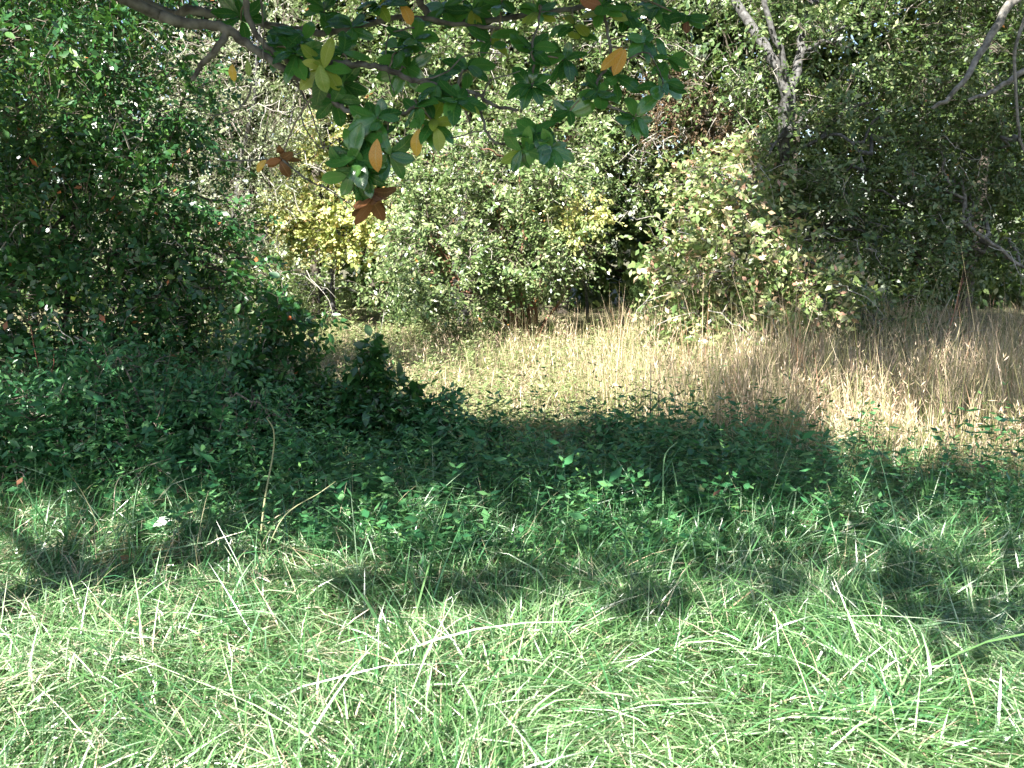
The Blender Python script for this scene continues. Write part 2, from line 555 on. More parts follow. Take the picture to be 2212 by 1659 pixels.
# broadleaf weeds in the lawn (clover-like rosettes of small oval leaves)
def scatter_plants(P, H, m, LL, LW, mat, name, label, cat, lean=0.3, stem=True, tint=None, kind='stuff', parent=None, pair=True, up=0.5, lo=True):
    n = len(P)
    ln = rand_dir(n) * lean
    ln[:, 2] = 1
    ln = unit(ln)
    t = (np.arange(m)[None, :] + RNG.uniform(0, 0.8, (n, m))) / m
    bend = rand_dir(n) * 0.25
    bend[:, 2] *= 0.3
    Q = P[:, None, :] + ln[:, None, :] * (H[:, None] * (0.12 + 0.88 * t))[:, :, None] + bend[:, None, :] * (H[:, None] * t ** 2)[:, :, None]
    az = RNG.uniform(0, 6.28, (n, 1)) + np.arange(m)[None, :] * (2.4 if not pair else 1.57) + RNG.normal(0, 0.3, (n, m))
    D = np.stack([np.cos(az), np.sin(az), RNG.uniform(-0.2, up + 0.2, (n, m))], -1)
    Q, D = Q.reshape(-1, 3), D.reshape(-1, 3)
    k = len(Q)
    if pair:
        Q = np.concatenate([Q, Q])
        D2 = D.copy()
        D2[:, :2] *= -1
        D = np.concatenate([D, D2])
        k *= 2
    N = unit(np.stack([RNG.normal(0, 0.45, k), RNG.normal(0, 0.45, k), np.ones(k)], -1))
    Ls = LL * RNG.lognormal(0, 0.25, k)
    V, F = leaf_lo(Q, D, N, Ls, Ls * LW) if lo else leaf_geo(Q, D, N, Ls, Ls * LW, wide=0.42)
    tn = RNG.uniform(0, 1, k) if tint is None else tint(k)
    me = mesh_np(name, V, F, tn if lo else np.repeat(tn, 4), mat)
    o = link(name, me, kind=kind, label=label, cat=cat, parent=parent)
    return o


x, y = frustum_points(1500, 2.2, 5.8)
P = np.stack([x, y, gz(x, y)], -1)
k = fieldA(P) + fieldB(P) * 0.5 > 0.0
P = P[k]
scatter_plants(P, RNG.uniform(0.03, 0.09, len(P)), 3, 0.028, 0.5, M['herb'], 'lawn_weeds', 'small oval leaved weeds growing among the lawn grass', 'weeds', lean=0.8)

# ------------------------------------------------------------------ shaded vine and weed cover between lawn and meadow
x, y = frustum_points(7000, 4.0, 7.4, 0.6)
px, py, _ = to_px(np.stack([x, y, 0 * x + 0.15], -1))
lo = np.interp(px, [-200, 150, 500, 700, 1000, 1600, 2300], [1130, 1140, 1160, 1240, 1300, 1270, 1200])
hi = np.interp(px, [-200, 150, 500, 700, 1000, 1600, 1900, 2300], [600, 700, 800, 880, 930, 930, 960, 1000])
dens = np.clip((lo - py) / 160, 0.0, 1) * np.clip((py - hi) / 30, 0, 1)
keep = RNG.uniform(0, 1, len(x)) < dens * np.where(px > 1700, 0.5, 1.0)
x, y = x[keep], y[keep]
P = np.stack([x, y, gz(x, y)], -1)
H = 0.27 * RNG.lognormal(0, 0.45, len(P)) * (1 + 0.7 * Field(0.8, 92)(P)) * np.interp(P[:, 1], [4.0, 4.6, 5.5, 6.2], [0.4, 0.8, 1.15, 1.45])
H = np.clip(H, 0.05, 0.60)
kind_ = Field(0.5, 91)(P) + RNG.normal(0, 0.5, len(P))
q = kind_ > 0.25
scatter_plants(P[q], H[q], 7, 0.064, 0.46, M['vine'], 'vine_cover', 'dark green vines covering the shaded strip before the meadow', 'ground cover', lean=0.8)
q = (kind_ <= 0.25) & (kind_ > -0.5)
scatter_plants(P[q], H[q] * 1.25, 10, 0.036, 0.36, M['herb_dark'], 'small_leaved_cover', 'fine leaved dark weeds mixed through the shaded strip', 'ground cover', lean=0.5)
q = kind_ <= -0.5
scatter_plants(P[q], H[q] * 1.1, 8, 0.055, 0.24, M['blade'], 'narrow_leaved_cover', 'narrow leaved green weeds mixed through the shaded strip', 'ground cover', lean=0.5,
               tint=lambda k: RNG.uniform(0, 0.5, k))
q = RNG.uniform(0, 1, len(P)) < 0.75
P2 = np.repeat(P[q], 4, 0) + RNG.normal(0, 0.06, (q.sum() * 4, 3)) * [1, 1, 0]
n = len(P2)
V, F, r = blades(P2, RNG.uniform(0, 6.28, n), 0.22 * RNG.lognormal(0, 0.4, n), 0.0052 * RNG.lognormal(0, 0.3, n), np.abs(RNG.normal(0.35, 0.3, n)), np.abs(RNG.normal(0.25, 0.25, n)),
                 RNG.uniform(0.6, 1, n), 5, RNG.beta(1.6, 2.4, n))
link('border_grass', mesh_np('border_grass', V, F, r, M['blade']), kind='stuff', label='shaded grass blades growing up through the vines', cat='grass')

# ------------------------------------------------------------------ meadow
def meadow_points(n, y0, y1):
    x, y = frustum_points(n, y0, y1, 0.8)
    return np.stack([x, y, gz(x, y)], -1)


P = np.concatenate([meadow_points(20000, 5.2, 9.5), meadow_points(17000, 9.5, 13.5), meadow_points(7000, 13.5, 19)])
px, py, _ = to_px(P)
f1 = Field(1.3, 31)(P)
n = len(P)
right = np.clip((px - 1150) / 500, 0, 1)
keep = RNG.uniform(0, 1, n) < np.clip(0.34 + 0.5 * right + 0.45 * f1, 0.04, 1) * np.clip((px - 300) / 200, 0.3, 1)
hi = np.interp(px, [700, 1000, 1600, 1900, 2300], [905, 950, 985, 1030, 1090])
keep &= py < hi + 34 * Field(0.5, 33)(P) - 8
P, px, f1, right = P[keep], px[keep], f1[keep], right[keep]  
n = len(P)
az = RNG.uniform(0, 6.28, n)
mid_ = np.clip((px - 850) / 250, 0, 1)
H = (0.16 + 0.13 * mid_ + 0.20 * right) * RNG.lognormal(0, 0.33, n) * (1 + 0.25 * f1)
H = np.where(P[:, 1] > 13.5, H * 0.45, H)
t = np.clip(RNG.beta(1.1, 1.1, n) * 0.9 + 0.18 * right + 0.22 * Field(0.7, 34)(P) - 0.10, 0, 1)
V, F, r = blades(P, az, H, 0.0044 * RNG.lognormal(0, 0.5, n) * (0.6 + P[:, 1] / 14), np.abs(RNG.normal(0.10, 0.16, n)), np.abs(RNG.normal(0.06, 0.14, n)),
                 RNG.uniform(0.92, 1, n), 4, t, face=RNG.normal(0, 0.9, n))
link('meadow_grass', mesh_np('meadow_grass', V, F, r, M['meadow']), kind='stuff', label='tall dry tan meadow grass standing behind the shaded weeds', cat='meadow grass')
# feathery seed tufts along the taller stems
P = np.concatenate([meadow_points(4800, 5.2, 9.5), meadow_points(4500, 9.5, 12.5)])
px, py, _ = to_px(P)
P = P[(RNG.uniform(0, 1, len(P)) < np.interp(px, [900, 1300, 1700], [0.1, 0.45, 1.0])) & (Field(1.0, 35)(P) > -0.4) & (py < np.interp(px, [700, 1000, 1600, 1900, 2300], [900, 945, 980, 1020, 1075]))]
scatter_plants(P, 0.36 * RNG.lognormal(0, 0.3, len(P)), 9, 0.050, 0.13, M['meadow'], 'seed_tufts', 'feathery pale seed tufts along the tan grass stems', 'seed heads', lean=0.25, up=2.2,
               tint=lambda k: RNG.beta(3, 1.6, k))
# thatch at the meadow's foot: short arched dry blades
P = np.concatenate([meadow_points(24000, 5.2, 10), meadow_points(16000, 10, 17)])
px, py, _ = to_px(P)
P = P[(py < np.interp(px, [700, 1000, 1600, 1900, 2300], [920, 965, 1000, 1045, 1110]))]
n = len(P)
V, F, r = blades(P, RNG.uniform(0, 6.28, n), 0.20 * RNG.lognormal(0, 0.4, n), np.full(n, 0.006), np.abs(RNG.normal(0.5, 0.3, n)),
                 np.abs(RNG.normal(0.5, 0.3, n)), RNG.uniform(0.3, 0.9, n), 3, RNG.beta(2, 2, n) * 0.8 + 0.1)
link('meadow_thatch', mesh_np('meadow_thatch', V, F, r, M['meadow']), kind='stuff', label='tangled dry blades lying at the foot of the meadow grass', cat='dry grass')
# pale herbs through the meadow
P = meadow_points(9500, 6.6, 14.5)
px, py, _ = to_px(P)
f2 = Field(1.5, 41)(P)
keep = (RNG.uniform(0, 1, len(P)) < np.clip(0.65 + 0.5 * f2 - np.clip((px - 1450) / 600, 0, 0.75), 0, 1)) & (py < np.interp(px, [700, 1000, 1600, 2300], [910, 955, 985, 1030]))
P = P[keep]
scatter_plants(P, 0.20 * RNG.lognormal(0, 0.45, len(P)), 7, 0.046, 0.48, M['herb'], 'meadow_herbs', 'pale green small leaved herbs mixed through the meadow', 'herbs', lean=0.35,
               tint=lambda k: RNG.beta(2.4, 1.6, k))

# ------------------------------------------------------------------ shared single leaves (cheap, many variants)
def small_leaf_meshes(name, mat, tints, W=0.5, K=10):
    """unit-length leaves pointing along +X, face up +Z; each variant has its own tint and bend"""
    out = []
    for i in range(K):
        r = np.random.default_rng(700 + i)
        dr, fo = r.uniform(0.02, 0.22), r.uniform(0.05, 0.16)
        w = W * r.uniform(0.85, 1.15)
        ts = np.array([0, 0.12, 0.32, 0.55, 0.78, 1.0])
        hw = np.array([0.02, 0.55, 0.96, 0.95, 0.55, 0.0]) * w * 0.5
        z = -dr * ts ** 2
        V = [(0, 0, 0)]
        for t_, h_, z_ in list(zip(ts, hw, z))[1:5]:
            V += [(t_, h_, z_ + fo * h_ * 2), (t_, 0, z_), (t_, -h_, z_ + fo * h_ * 2)]
        V.append((1, 0, z[-1]))
        T = [(0, 2, 1), (0, 3, 2)]
        for q in range(3):
            b, c = 1 + q * 3, 4 + q * 3
            T += [(b, b + 1, c), (b + 1, c + 1, c), (b + 1, b + 2, c + 1), (b + 2, c + 2, c + 1)]
        T += [(10, 11, 13), (11, 12, 13)]
        tn = tints[i % len(tints)]
        out.append(mesh_np(name, V, T, [tn] * len(T), mat, smooth=True))
    return out


def basis(D, N):
    D = unit(D)
    S = unit(np.cross(N, D))
    N2 = np.cross(D, S)
    return D, S, N2


def place_leaves(root, meshes, P, D, N, L, label=None, name='leaf'):
    """each leaf an object of its own under its thing"""
    D, S, N = basis(D, N)
    inv = parent_inv(root)
    for i in range(len(P)):
        m = Matrix(((D[i, 0] * L[i], S[i, 0] * L[i], N[i, 0] * L[i], P[i, 0]),
                    (D[i, 1] * L[i], S[i, 1] * L[i], N[i, 1] * L[i], P[i, 1]),
                    (D[i, 2] * L[i], S[i, 2] * L[i], N[i, 2] * L[i], P[i, 2]),
                    (0, 0, 0, 1)))
        o = bpy.data.objects.new(name, meshes[int(RNG.integers(len(meshes)))])
        COL.objects.link(o)
        o.parent = root
        o.matrix_parent_inverse = inv
        o.matrix_basis = m
        if label:
            o['label'] = label


LEAF = {}
LEAF['privet'] = small_leaf_meshes('privet_leaf', M['privet'], [0.1, 0.3, 0.5, 0.6, 0.75, 0.85, 0.95, 0.4])
LEAF['dark_shrub'] = small_leaf_meshes('dark_leaf', M['dark_shrub'], [0.1, 0.3, 0.5, 0.6, 0.75, 0.85, 0.94, 0.4])
LEAF['vine'] = small_leaf_meshes('vine_leaf', M['vine'], [0.1, 0.3, 0.5, 0.6, 0.75, 0.85, 0.9, 0.4], W=0.48)
LEAF['pink'] = small_leaf_meshes('fading_leaf', M['pink'], [0.1, 0.3, 0.5, 0.6, 0.75, 0.85, 0.95, 0.4], W=0.55)
LEAF['yellow'] = small_leaf_meshes('yellow_leaf', M['yellow'], [0.3, 0.5, 0.7, 0.9], W=0.7)
LEAF['silver'] = small_leaf_meshes('silver_leaf', M['silver'], [0.2, 0.5, 0.7, 0.9])
LEAF['herb'] = small_leaf_meshes('herb_leaf', M['herb'], [0.2, 0.5, 0.7, 0.9])


# ------------------------------------------------------------------ trees and shrubs
def blob(px, py, Y, rx, rz, ry, w=1.0, shell=0.55):
    """ellipsoid of foliage: centre by photo pixel and distance, radii in photo pixels (x, z) and metres (y)"""
    c = at(px, py, Y)
    s = Y / FPX
    return (c, np.array([rx * s, ry, rz * s]), w, shell)


def twig_sites(blobs, n, thr=-0.35, wl=0.8, seed=5):
    ws = np.array([b[2] * (b[1][0] * b[1][2]) for b in blobs])
    cnt = (ws / ws.sum() * n * 1.8).astype(int) + 1
    P, O = [], []
    for b, c in zip(blobs, cnt):
        d = rand_dir(c)
        r = b[3] + (1.05 - b[3]) * RNG.uniform(0, 1, c) ** 0.7
        lump = 1 + 0.30 * Field(0.7, seed + 7)(d * 0.8 + b[0]) + 0.16 * Field(0.3, seed + 8)(d * 0.8 + b[0])
        stray = np.where(RNG.uniform(0, 1, c) < 0.06, RNG.uniform(1.0, 1.35, c), 1.0)
        P.append(b[0] + d * b[1] * (r * lump * stray)[:, None])
        O.append(d)
    P, O = np.concatenate(P), np.concatenate(O)
    keep = (Field(wl, seed)(P) + 0.5 * Field(wl * 0.4, seed + 1)(P) > thr) & (P[:, 2] > 0.05)
    P, O = P[keep], O[keep]
    idx = RNG.permutation(len(P))[:n]
    return P[idx], O[idx]


def twig_leaves(P, O, m, TL, LL, LW, droop=0.3, up=0.6, facing=0.0):
    """flat sprays: leaves set alternately on either side of short twigs that start at P"""
    n = len(P)
    D = unit(O * 0.6 + rand_dir(n) * 0.8 + np.array([0, 0, -droop]))
    L = TL * RNG.lognormal(0, 0.35, n)
    NT = unit(rand_dir(n) * 0.9 + np.array([0, 0, up]) + SUN * facing)     # each spray has its own plane
    S = unit(np.cross(D, NT))
    t = (np.arange(m)[None, :] + RNG.uniform(0.1, 0.9, (n, m))) / m
    Q = P[:, None, :] + D[:, None, :] * (L[:, None] * t)[:, :, None]
    Q[:, :, 2] -= (0.22 * L[:, None] * t ** 2)
    side = np.where(np.arange(m)[None, :, None] % 2 == 0, 1.0, -1.0)
    R = rand_dir(n * m).reshape(n, m, 3)
    LD = unit(D[:, None, :] * 0.55 + S[:, None, :] * side * 0.75 + R * 0.45 + np.array([0, 0, -0.12]))
    Nn = unit(rand_dir(n * m).reshape(n, m, 3) * 0.55 + NT[:, None, :])
    k = n * m
    size = np.clip(np.repeat(RNG.lognormal(0, 0.20, n), m) * RNG.lognormal(0, 0.22, k), 0.4, 1.6)
    return Q.reshape(k, 3), LD.reshape(k, 3), Nn.reshape(k, 3), LL * size, P + D * L[:, None]


def limb_tubes(A, B, r0, r1, K=7, wob=0.06, sides=5, sag=0.1):
    """wavy limbs from points A to B"""
    n = len(A)
    t = np.linspace(0, 1, K)[None, :, None]
    d = np.linalg.norm(B - A, axis=1)[:, None, None]
    P = A[:, None, :] * (1 - t) + B[:, None, :] * t
    P[:, :, 2:3] += sag * d * np.sin(t * np.pi)
    w = RNG.normal(0, 1, (n, K, 3)) * wob * d
    w[:, 0] = 0
    w[:, -1] *= 0.3
    P = P + w * 0.6
    R = r0[:, None] * (1 - t[:, :, 0]) + r1[:, None] * t[:, :, 0]
    return tube_geo(P, R, sides)


def tree(name, label, cat, base, stems, blobs, n_twigs, m, TL, LL, LW, leaf, bark, group=None, n_single=0, single=None, thr=-0.35, wl=0.8, seed=5,
         twig_frac=0.25, dead=0, up=0.6, droop=0.3, limb_r=0.02, n_limbs=3, tint=None, facing=0.35, dead_len=0.7, lo=True, clear=(), autumn=0.003):
    root = thing(name, base, label, cat, group)
    sp = []
    for i, (ctrl, r0, r1) in enumerate(stems):
        K = 4 * len(ctrl) + 2
        pts = curve_pts(ctrl, K, wob=r0 * 0.25, seed=seed * 31 + i)
        sp.append(pts)
        link('trunk' if i == 0 else 'branch', mesh_np('trunk' if i == 0 else 'branch', *tube_geo(pts, radii(K, r0, r1), 9), mat=M[bark], smooth=True), root)
    allp = np.concatenate(sp)
    S, O = twig_sites(blobs, n_twigs, thr, wl, seed)
    if clear:
        px, py, _ = to_px(S)
        ok = np.ones(len(S), bool)
        for (x0, y0, x1, y1) in clear:
            ok &= ~((px > x0) & (px < x1) & (py > y0) & (py < y1))
        S, O = S[ok], O[ok]
    # limbs to each mass of foliage
    A, B = [], []
    for b in blobs:
        for q in range(n_limbs):
            tgt = b[0] + rand_dir(1)[0] * b[1] * 0.6
            tgt[2] = max(tgt[2], 0.3)
            low = allp[allp[:, 2] < tgt[2] + 0.2]
            if len(low) == 0:
                low = allp
            j = np.argmin(np.linalg.norm(low - tgt, axis=1) + 0.5 * RNG.uniform(0, 1, len(low)))
            A.append(low[j])
            B.append(tgt)
    A, B = np.array(A), np.array(B)
    nl = len(A)
    for i in range(nl):
        r = limb_r * RNG.uniform(0.6, 1.3)
        v, f = limb_tubes(A[i:i + 1], B[i:i + 1], np.array([r]), np.array([r * 0.35]), K=9, sides=6)
        link('branch', mesh_np('branch', v, f, mat=M[bark], smooth=True), root)
    LP, LD, LN, LLn, E = twig_leaves(S, O, m, TL, LL, LW, droop=droop, up=up, facing=facing)
    # twigs
    k = int(len(S) * twig_frac)
    if k:
        pick = RNG.permutation(len(S))[:k]
        hub = np.concatenate([B, A * 0.4 + B * 0.6])
        d2 = ((S[pick][:, None, :] - hub[None]) ** 2).sum(-1)
        near = hub[np.argmin(d2, 1)]
        st = near * 0.5 + S[pick] * 0.5
        v1, f1_ = limb_tubes(st, S[pick], np.full(k, 0.006), np.full(k, 0.003), K=4, sides=3)
        v2, f2_ = limb_tubes(S[pick], E[pick], np.full(k, 0.003), np.full(k, 0.0012), K=3, sides=3, sag=0.05)
        V, F = join([(v1, f1_), (v2, f2_)])
        link('twigs', mesh_np('twigs', V, F, mat=M['twig']), root, kind='stuff')
    if dead:
        pick = RNG.permutation(len(S))[:dead]
        a_ = S[pick]
        b_ = a_ + unit(O[pick] + rand_dir(dead) * 0.8 + np.array([0, -0.3, -0.25])) * dead_len * RNG.uniform(0.5, 1.3, (dead, 1))
        mid = a_ + (b_ - a_) * RNG.uniform(0.3, 0.7, (dead, 1))
        c_ = mid + rand_dir(dead) * dead_len * 0.4
        V, F = join([limb_tubes(a_, b_, np.full(dead, 0.008), np.full(dead, 0.002), K=6, sides=4, wob=0.08),
                     limb_tubes(mid, c_, np.full(dead, 0.004), np.full(dead, 0.001), K=4, sides=3, wob=0.1)])
        link('dead_twigs', mesh_np('dead_twigs', V, F, mat=M['twig_pale']), root, kind='stuff')
    # leaves: the ones that show largest become objects, the rest one mass
    k = len(LP)
    tn = RNG.beta(2, 2.2, k) if tint is None else tint(k)
    tn = np.clip(tn + np.repeat(RNG.normal(0, 0.12, len(S)), m), 0, 0.93)
    tn = np.where(RNG.uniform(0, 1, k) < autumn, 1.0, tn)
    rest = np.ones(k, bool)
    if n_single:
        px, py, d = to_px(LP)
        score = LLn / d * (1 + 0.3 * RNG.uniform(0, 1, k))
        score[(px < -20) | (px > 2230) | (py < -20) | (py > 1670)] = -1
        sel = np.argsort(-score)[:n_single]
        rest[sel] = False
        place_leaves(root, LEAF[single or leaf], LP[sel], LD[sel], LN[sel], LLn[sel])
    if lo:
        V, F = leaf_lo(LP[rest], LD[rest], LN[rest], LLn[rest], LLn[rest] * LW)
        tr_ = tn[rest]
    else:
        V, F = leaf_geo(LP[rest], LD[rest], LN[rest], LLn[rest], LLn[rest] * LW)
        tr_ = np.repeat(tn[rest], 4)
    link('foliage', mesh_np('foliage', V, F, tr_, M[leaf]), root, kind='stuff')
    return root


def G(px, py):
    return on_ground(px, py)


# far woodland that closes the view: three staggered rows of dense trees
wood = []
kinds = ['dark green woodland tree standing far behind {}', 'olive green woodland tree standing far behind {}']
spots = [(-13.0, 20, 'the far left corner'), (-9.7, 19.5, 'the leafy bank at the left edge'), (-6.3, 21, 'the gap beside the left bank'), (-3.2, 19.5, 'the yellow leaved maples'),
         (-0.2, 21, 'the hanging magnolia branch'), (2.8, 19.5, 'the central privet shrub'), (5.8, 20.5, 'the dark hollow right of centre'),
         (8.8, 19, 'the vine covered right tree'), (12, 20, 'the right edge branches'), (15, 19.5, 'the far right corner')]
for i, (x, y, where) in enumerate(spots):
    bl = [(np.array([x, y, 1.0]), np.array([2.4, 1.0, 1.5]), 1.2, 0.3), (np.array([x + 0.3, y, 3.4]), np.array([2.5, 1.2, 2.0]), 1.4, 0.3),
          (np.array([x - 0.3, y + 0.4, 6.4]), np.array([2.6, 1.4, 2.4]), 1.2, 0.3), (np.array([x + 0.2, y + 0.6, 9.2]), np.array([2.3, 1.4, 1.8]), 0.7, 0.3)]
    st = [([np.array([x, y + 0.5, -0.2]), np.array([x + 0.2, y + 0.5, 3.0]), np.array([x + 0.1, y + 0.6, 9.5])], 0.16, 0.05)]
    tree('woodland_tree', kinds[i % 2].format(where), 'tree', (x, y, 0), st, bl, 2100, 8, 0.45, 0.21, 0.55, 'wood', 'bark_dark', group='woodland trees behind the clearing',
         thr=-1.1, seed=50 + i, twig_frac=0.03, limb_r=0.05, n_limbs=2, lo=True)
# taller trees in front of them, whose high crowns keep the wood's edge in shade
tall = [(-7.6, 17.0, 'the silvery shrub at left'), (-4.0, 18.0, 'the maples at left'), (-0.9, 17.4, 'the yellow maple, nearer the middle'), (1.0, 17.6, 'the privet shrub and its golden maple'),
        (5.2, 17.2, 'the brown mass in the shaded hollow'), (8.6, 17.0, 'the leaning pale branches')]
for i, (x, y, where) in enumerate(tall):
    bl = [(np.array([x, y, 7.2]), np.array([2.4, 1.8, 1.9]), 1.5, 0.3), (np.array([x + 0.5, y - 0.2, 9.6]), np.array([2.0, 1.6, 1.5]), 0.9, 0.3),
          (np.array([x - 0.4, y + 0.6, 4.6]), np.array([1.9, 0.9, 1.3]), 0.6, 0.3)]
    st = [([np.array([x, y, -0.2]), np.array([x + 0.15, y, 3.0]), np.array([x + 0.1, y, 9.5])], 0.13, 0.05)]
    tree('canopy_tree', 'tall straight woodland edge tree rising behind ' + where, 'tree', (x, y, 0), st, bl, 1900, 8, 0.45, 0.17, 0.55, 'wood', 'bark_dark', group='tall trees at the wood edge',
         thr=-1.0, seed=250 + i, twig_frac=0.05, limb_r=0.05, n_limbs=3, lo=True, dead=25)

# --- trees of the middle distance
# pale silvery tangle behind the left bank
tree('silver_shrub', 'pale silvery leaved shrub full of bare twigs behind the left bank', 'shrub', at(520, 690, 14.5) * [1, 1, 0],
     [([at(520, 700, 14.5), at(500, 500, 14.5), at(540, 250, 14.5), at(560, 50, 14.5)], 0.07, 0.02),
      ([at(530, 680, 14.6), at(600, 400, 14.8), at(640, 200, 15)], 0.04, 0.012)],
     [blob(440, 330, 14, 190, 190, 0.9), blob(560, 180, 14.6, 170, 160, 1.0), blob(480, 560, 14.2, 200, 90, 0.7), blob(330, 500, 13.6, 160, 120, 0.8)],
     3600, 8, 0.30, 0.055, 0.42, 'silver', 'bark_grey', thr=-0.3, seed=61, dead=190, n_single=0, dead_len=0.9, tint=lambda k: RNG.beta(2, 2, k))
# yellow maples
tree('maple_tree', 'small maple with bright yellow leaves left of the central privet', 'tree', at(720, 690, 16) * [1, 1, 0],
     [([at(720, 695, 16), at(715, 560, 16), at(705, 430, 16), at(740, 280, 16.2)], 0.05, 0.015)],
     [blob(700, 470, 14.6, 105, 62, 0.5), blob(765, 505, 14.6, 62, 45, 0.45), blob(640, 435, 14.7, 60, 40, 0.4), blob(710, 300, 15.2, 80, 60, 0.5, 0.6), blob(660, 370, 15, 45, 50, 0.4, 0.6),
      blob(770, 400, 15, 50, 50, 0.4, 0.6)],
     1000, 8, 0.24, 0.072, 0.75, 'yellow', 'bark_grey', dead=25, thr=-0.3, seed=62, n_single=150, autumn=0.04, facing=0.8, tint=lambda k: RNG.beta(1.6, 1.8, k), up=0.4)
tree('maple_tree', 'young maple with golden leaves just right of the central privet crown', 'tree', at(1270, 700, 15) * [1, 1, 0],
     [([at(1270, 700, 15), at(1262, 560, 14), at(1268, 440, 12.1)], 0.03, 0.01)],
     [blob(1268, 452, 12.35, 55, 30, 0.25, 1, 0.2), blob(1235, 490, 12.3, 40, 22, 0.2, 0.6, 0.2)], 120, 8, 0.2, 0.06, 0.75, 'yellow', 'bark_grey', thr=-0.9, seed=63, n_single=60, up=0.4,
     tint=lambda k: RNG.beta(2.4, 1.6, k))
# tree behind the magnolia branch, upper centre
tree('privet_tree', 'tall sunlit small leaved tree behind the hanging magnolia branch', 'tree', at(1010, 700, 15.5) * [1, 1, 0],
     [([at(1000, 705, 15.5), at(990, 500, 15.5), at(1040, 250, 15.4), at(1020, -60, 15.3)], 0.11, 0.04)],
     [blob(960, 190, 15, 180, 170, 1.2), blob(1130, 80, 15.2, 190, 150, 1.2), blob(1240, 260, 15.5, 150, 150, 1.0), blob(840, 80, 15.3, 160, 150, 1.0), blob(1330, 60, 14.6, 170, 150, 1.1),
      blob(1350, 330, 15.2, 120, 100, 0.8), blob(1100, -150, 15.2, 350, 130, 1.4)],
     4600, 9, 0.30, 0.074, 0.45, 'privet', 'bark_grey', facing=0.5, thr=-0.4, seed=64, dead=60, tint=lambda k: RNG.beta(2.2, 2.0, k))
# central privet
tree('privet_shrub', 'rounded sunlit privet shrub with reddish stems in the meadow centre', 'shrub', G(1130, 737),
     [([G(1118, 737), at(1112, 690, 12.9), at(1098, 620, 12.9), at(1088, 500, 12.8), at(1070, 400, 12.8)], 0.12, 0.015),
      ([G(1148, 737), at(1150, 690, 13), at(1165, 600, 13), at(1185, 470, 13), at(1190, 330, 13)], 0.12, 0.012),
      ([G(1130, 735), at(1128, 680, 12.85), at(1126, 580, 12.8), at(1130, 450, 12.7), at(1110, 320, 12.8)], 0.05, 0.01),
      ([G(1160, 735), at(1175, 700, 12.9), at(1230, 630, 12.9), at(1280, 560, 12.9)], 0.035, 0.008),
      ([G(1112, 735), at(1095, 700, 12.8), at(1040, 640, 12.7), at(980, 590, 12.6)], 0.03, 0.008)],
     [blob(1090, 470, 12.5, 165, 120, 1.0, 1.1), blob(960, 560, 12.2, 130, 110, 0.8, 1.1), blob(1180, 560, 12.6, 100, 105, 0.7, 0.9), blob(1060, 350, 12.9, 180, 90, 1.0),
      blob(900, 450, 12.9, 80, 100, 0.7), blob(1130, 250, 13.2, 110, 70, 0.6, 0.7), blob(860, 360, 13.2, 60, 60, 0.5, 0.6), blob(1240, 330, 13.3, 70, 60, 0.5, 0.6), blob(860, 620, 12.6, 60, 50, 0.4, 0.8), blob(1010, 640, 12.3, 110, 55, 0.6, 0.9), blob(1200, 440, 12.9, 90, 90, 0.7, 0.8)],
     4200, 10, 0.26, 0.062, 0.46, 'privet', 'bark_red', thr=-0.05, facing=0.8, seed=65, dead=45, n_single=300, clear=((1075, 625, 1300, 800),), tint=lambda k: RNG.beta(2.6, 1.9, k), dead_len=0.5, wl=0.6)
# soft young conifers
def conifer(px, py, Y, h, w, label):
    b = at(px, py, Y)
    b[2] = 0
    root = thing('cedar_sapling', b, label, 'conifer', 'young cedars at the back of the meadow')
    link('trunk', mesh_np('trunk', *tube_geo(curve_pts([b, b + [0, 0, h * 0.5], b + [0.02, 0, h]], 8), radii(8, 0.025, 0.005), 6), mat=M['bark_dark'], smooth=True), root)
    n = 420
    t = RNG.uniform(0.05, 1, n)
    az = RNG.uniform(0, 6.28, n)
    A = b + np.stack([0 * t, 0 * t, t * h], -1)
    r = w * (1.05 - t) * RNG.uniform(0.6, 1.1, n)
    B = A + np.stack([np.cos(az) * r, np.sin(az) * r, 0.35 * r], -1)
    m = 26
    s = RNG.uniform(0.1, 1, (n, m))
    Q = A[:, None, :] + (B - A)[:, None, :] * s[:, :, None]
    D = unit((B - A)[:, None, :] * 0.8 / (r[:, None, None] + 0.05) + rand_dir(n * m).reshape(n, m, 3) * 0.8)
    Q, D = Q.reshape(-1, 3), D.reshape(-1, 3)
    V, F = leaf_geo(Q, D, rand_dir(len(Q)), 0.055, 0.006)
    link('foliage', mesh_np('foliage', V, F, np.repeat(RNG.uniform(0, 1, len(Q)), 4), M['cedar']), root, kind='stuff')


conifer(875, 700, 14.6, 1.15, 0.42, 'soft bright green cedar sapling at the left foot of the privet')
conifer(1385, 690, 14.8, 1.25, 0.36, 'dull green cedar sapling in the gap right of the privet')
# shrubs at the far end of the clearing
tree('pale_shrub', 'low cream green shrub at the far left end of the clearing', 'shrub', at(690, 690, 17) * [1, 1, 0],
     [([at(690, 695, 17), at(690, 640, 17), at(700, 600, 17)], 0.03, 0.01)],
     [blob(690, 640, 17, 75, 45, 0.5), blob(790, 655, 17.3, 50, 35, 0.4), blob(600, 620, 17.5, 70, 50, 0.5)], 420, 9, 0.2, 0.07, 0.45, 'herb', 'bark_grey', thr=-0.7, seed=66, dead=10)
tree('shade_shrub', 'dull green shrub in the shadow left of the clearing path', 'shrub', at(520, 680, 12.5) * [1, 1, 0],
     [([at(520, 700, 12.5), at(520, 640, 12.5), at(510, 560, 12.5)], 0.03, 0.01)],
     [blob(480, 620, 12.5, 140, 60, 0.6), blob(350, 590, 12, 110, 80, 0.6)], 500, 9, 0.2, 0.07, 0.45, 'wood', 'bark_grey', thr=-0.7, seed=67, dead=10)
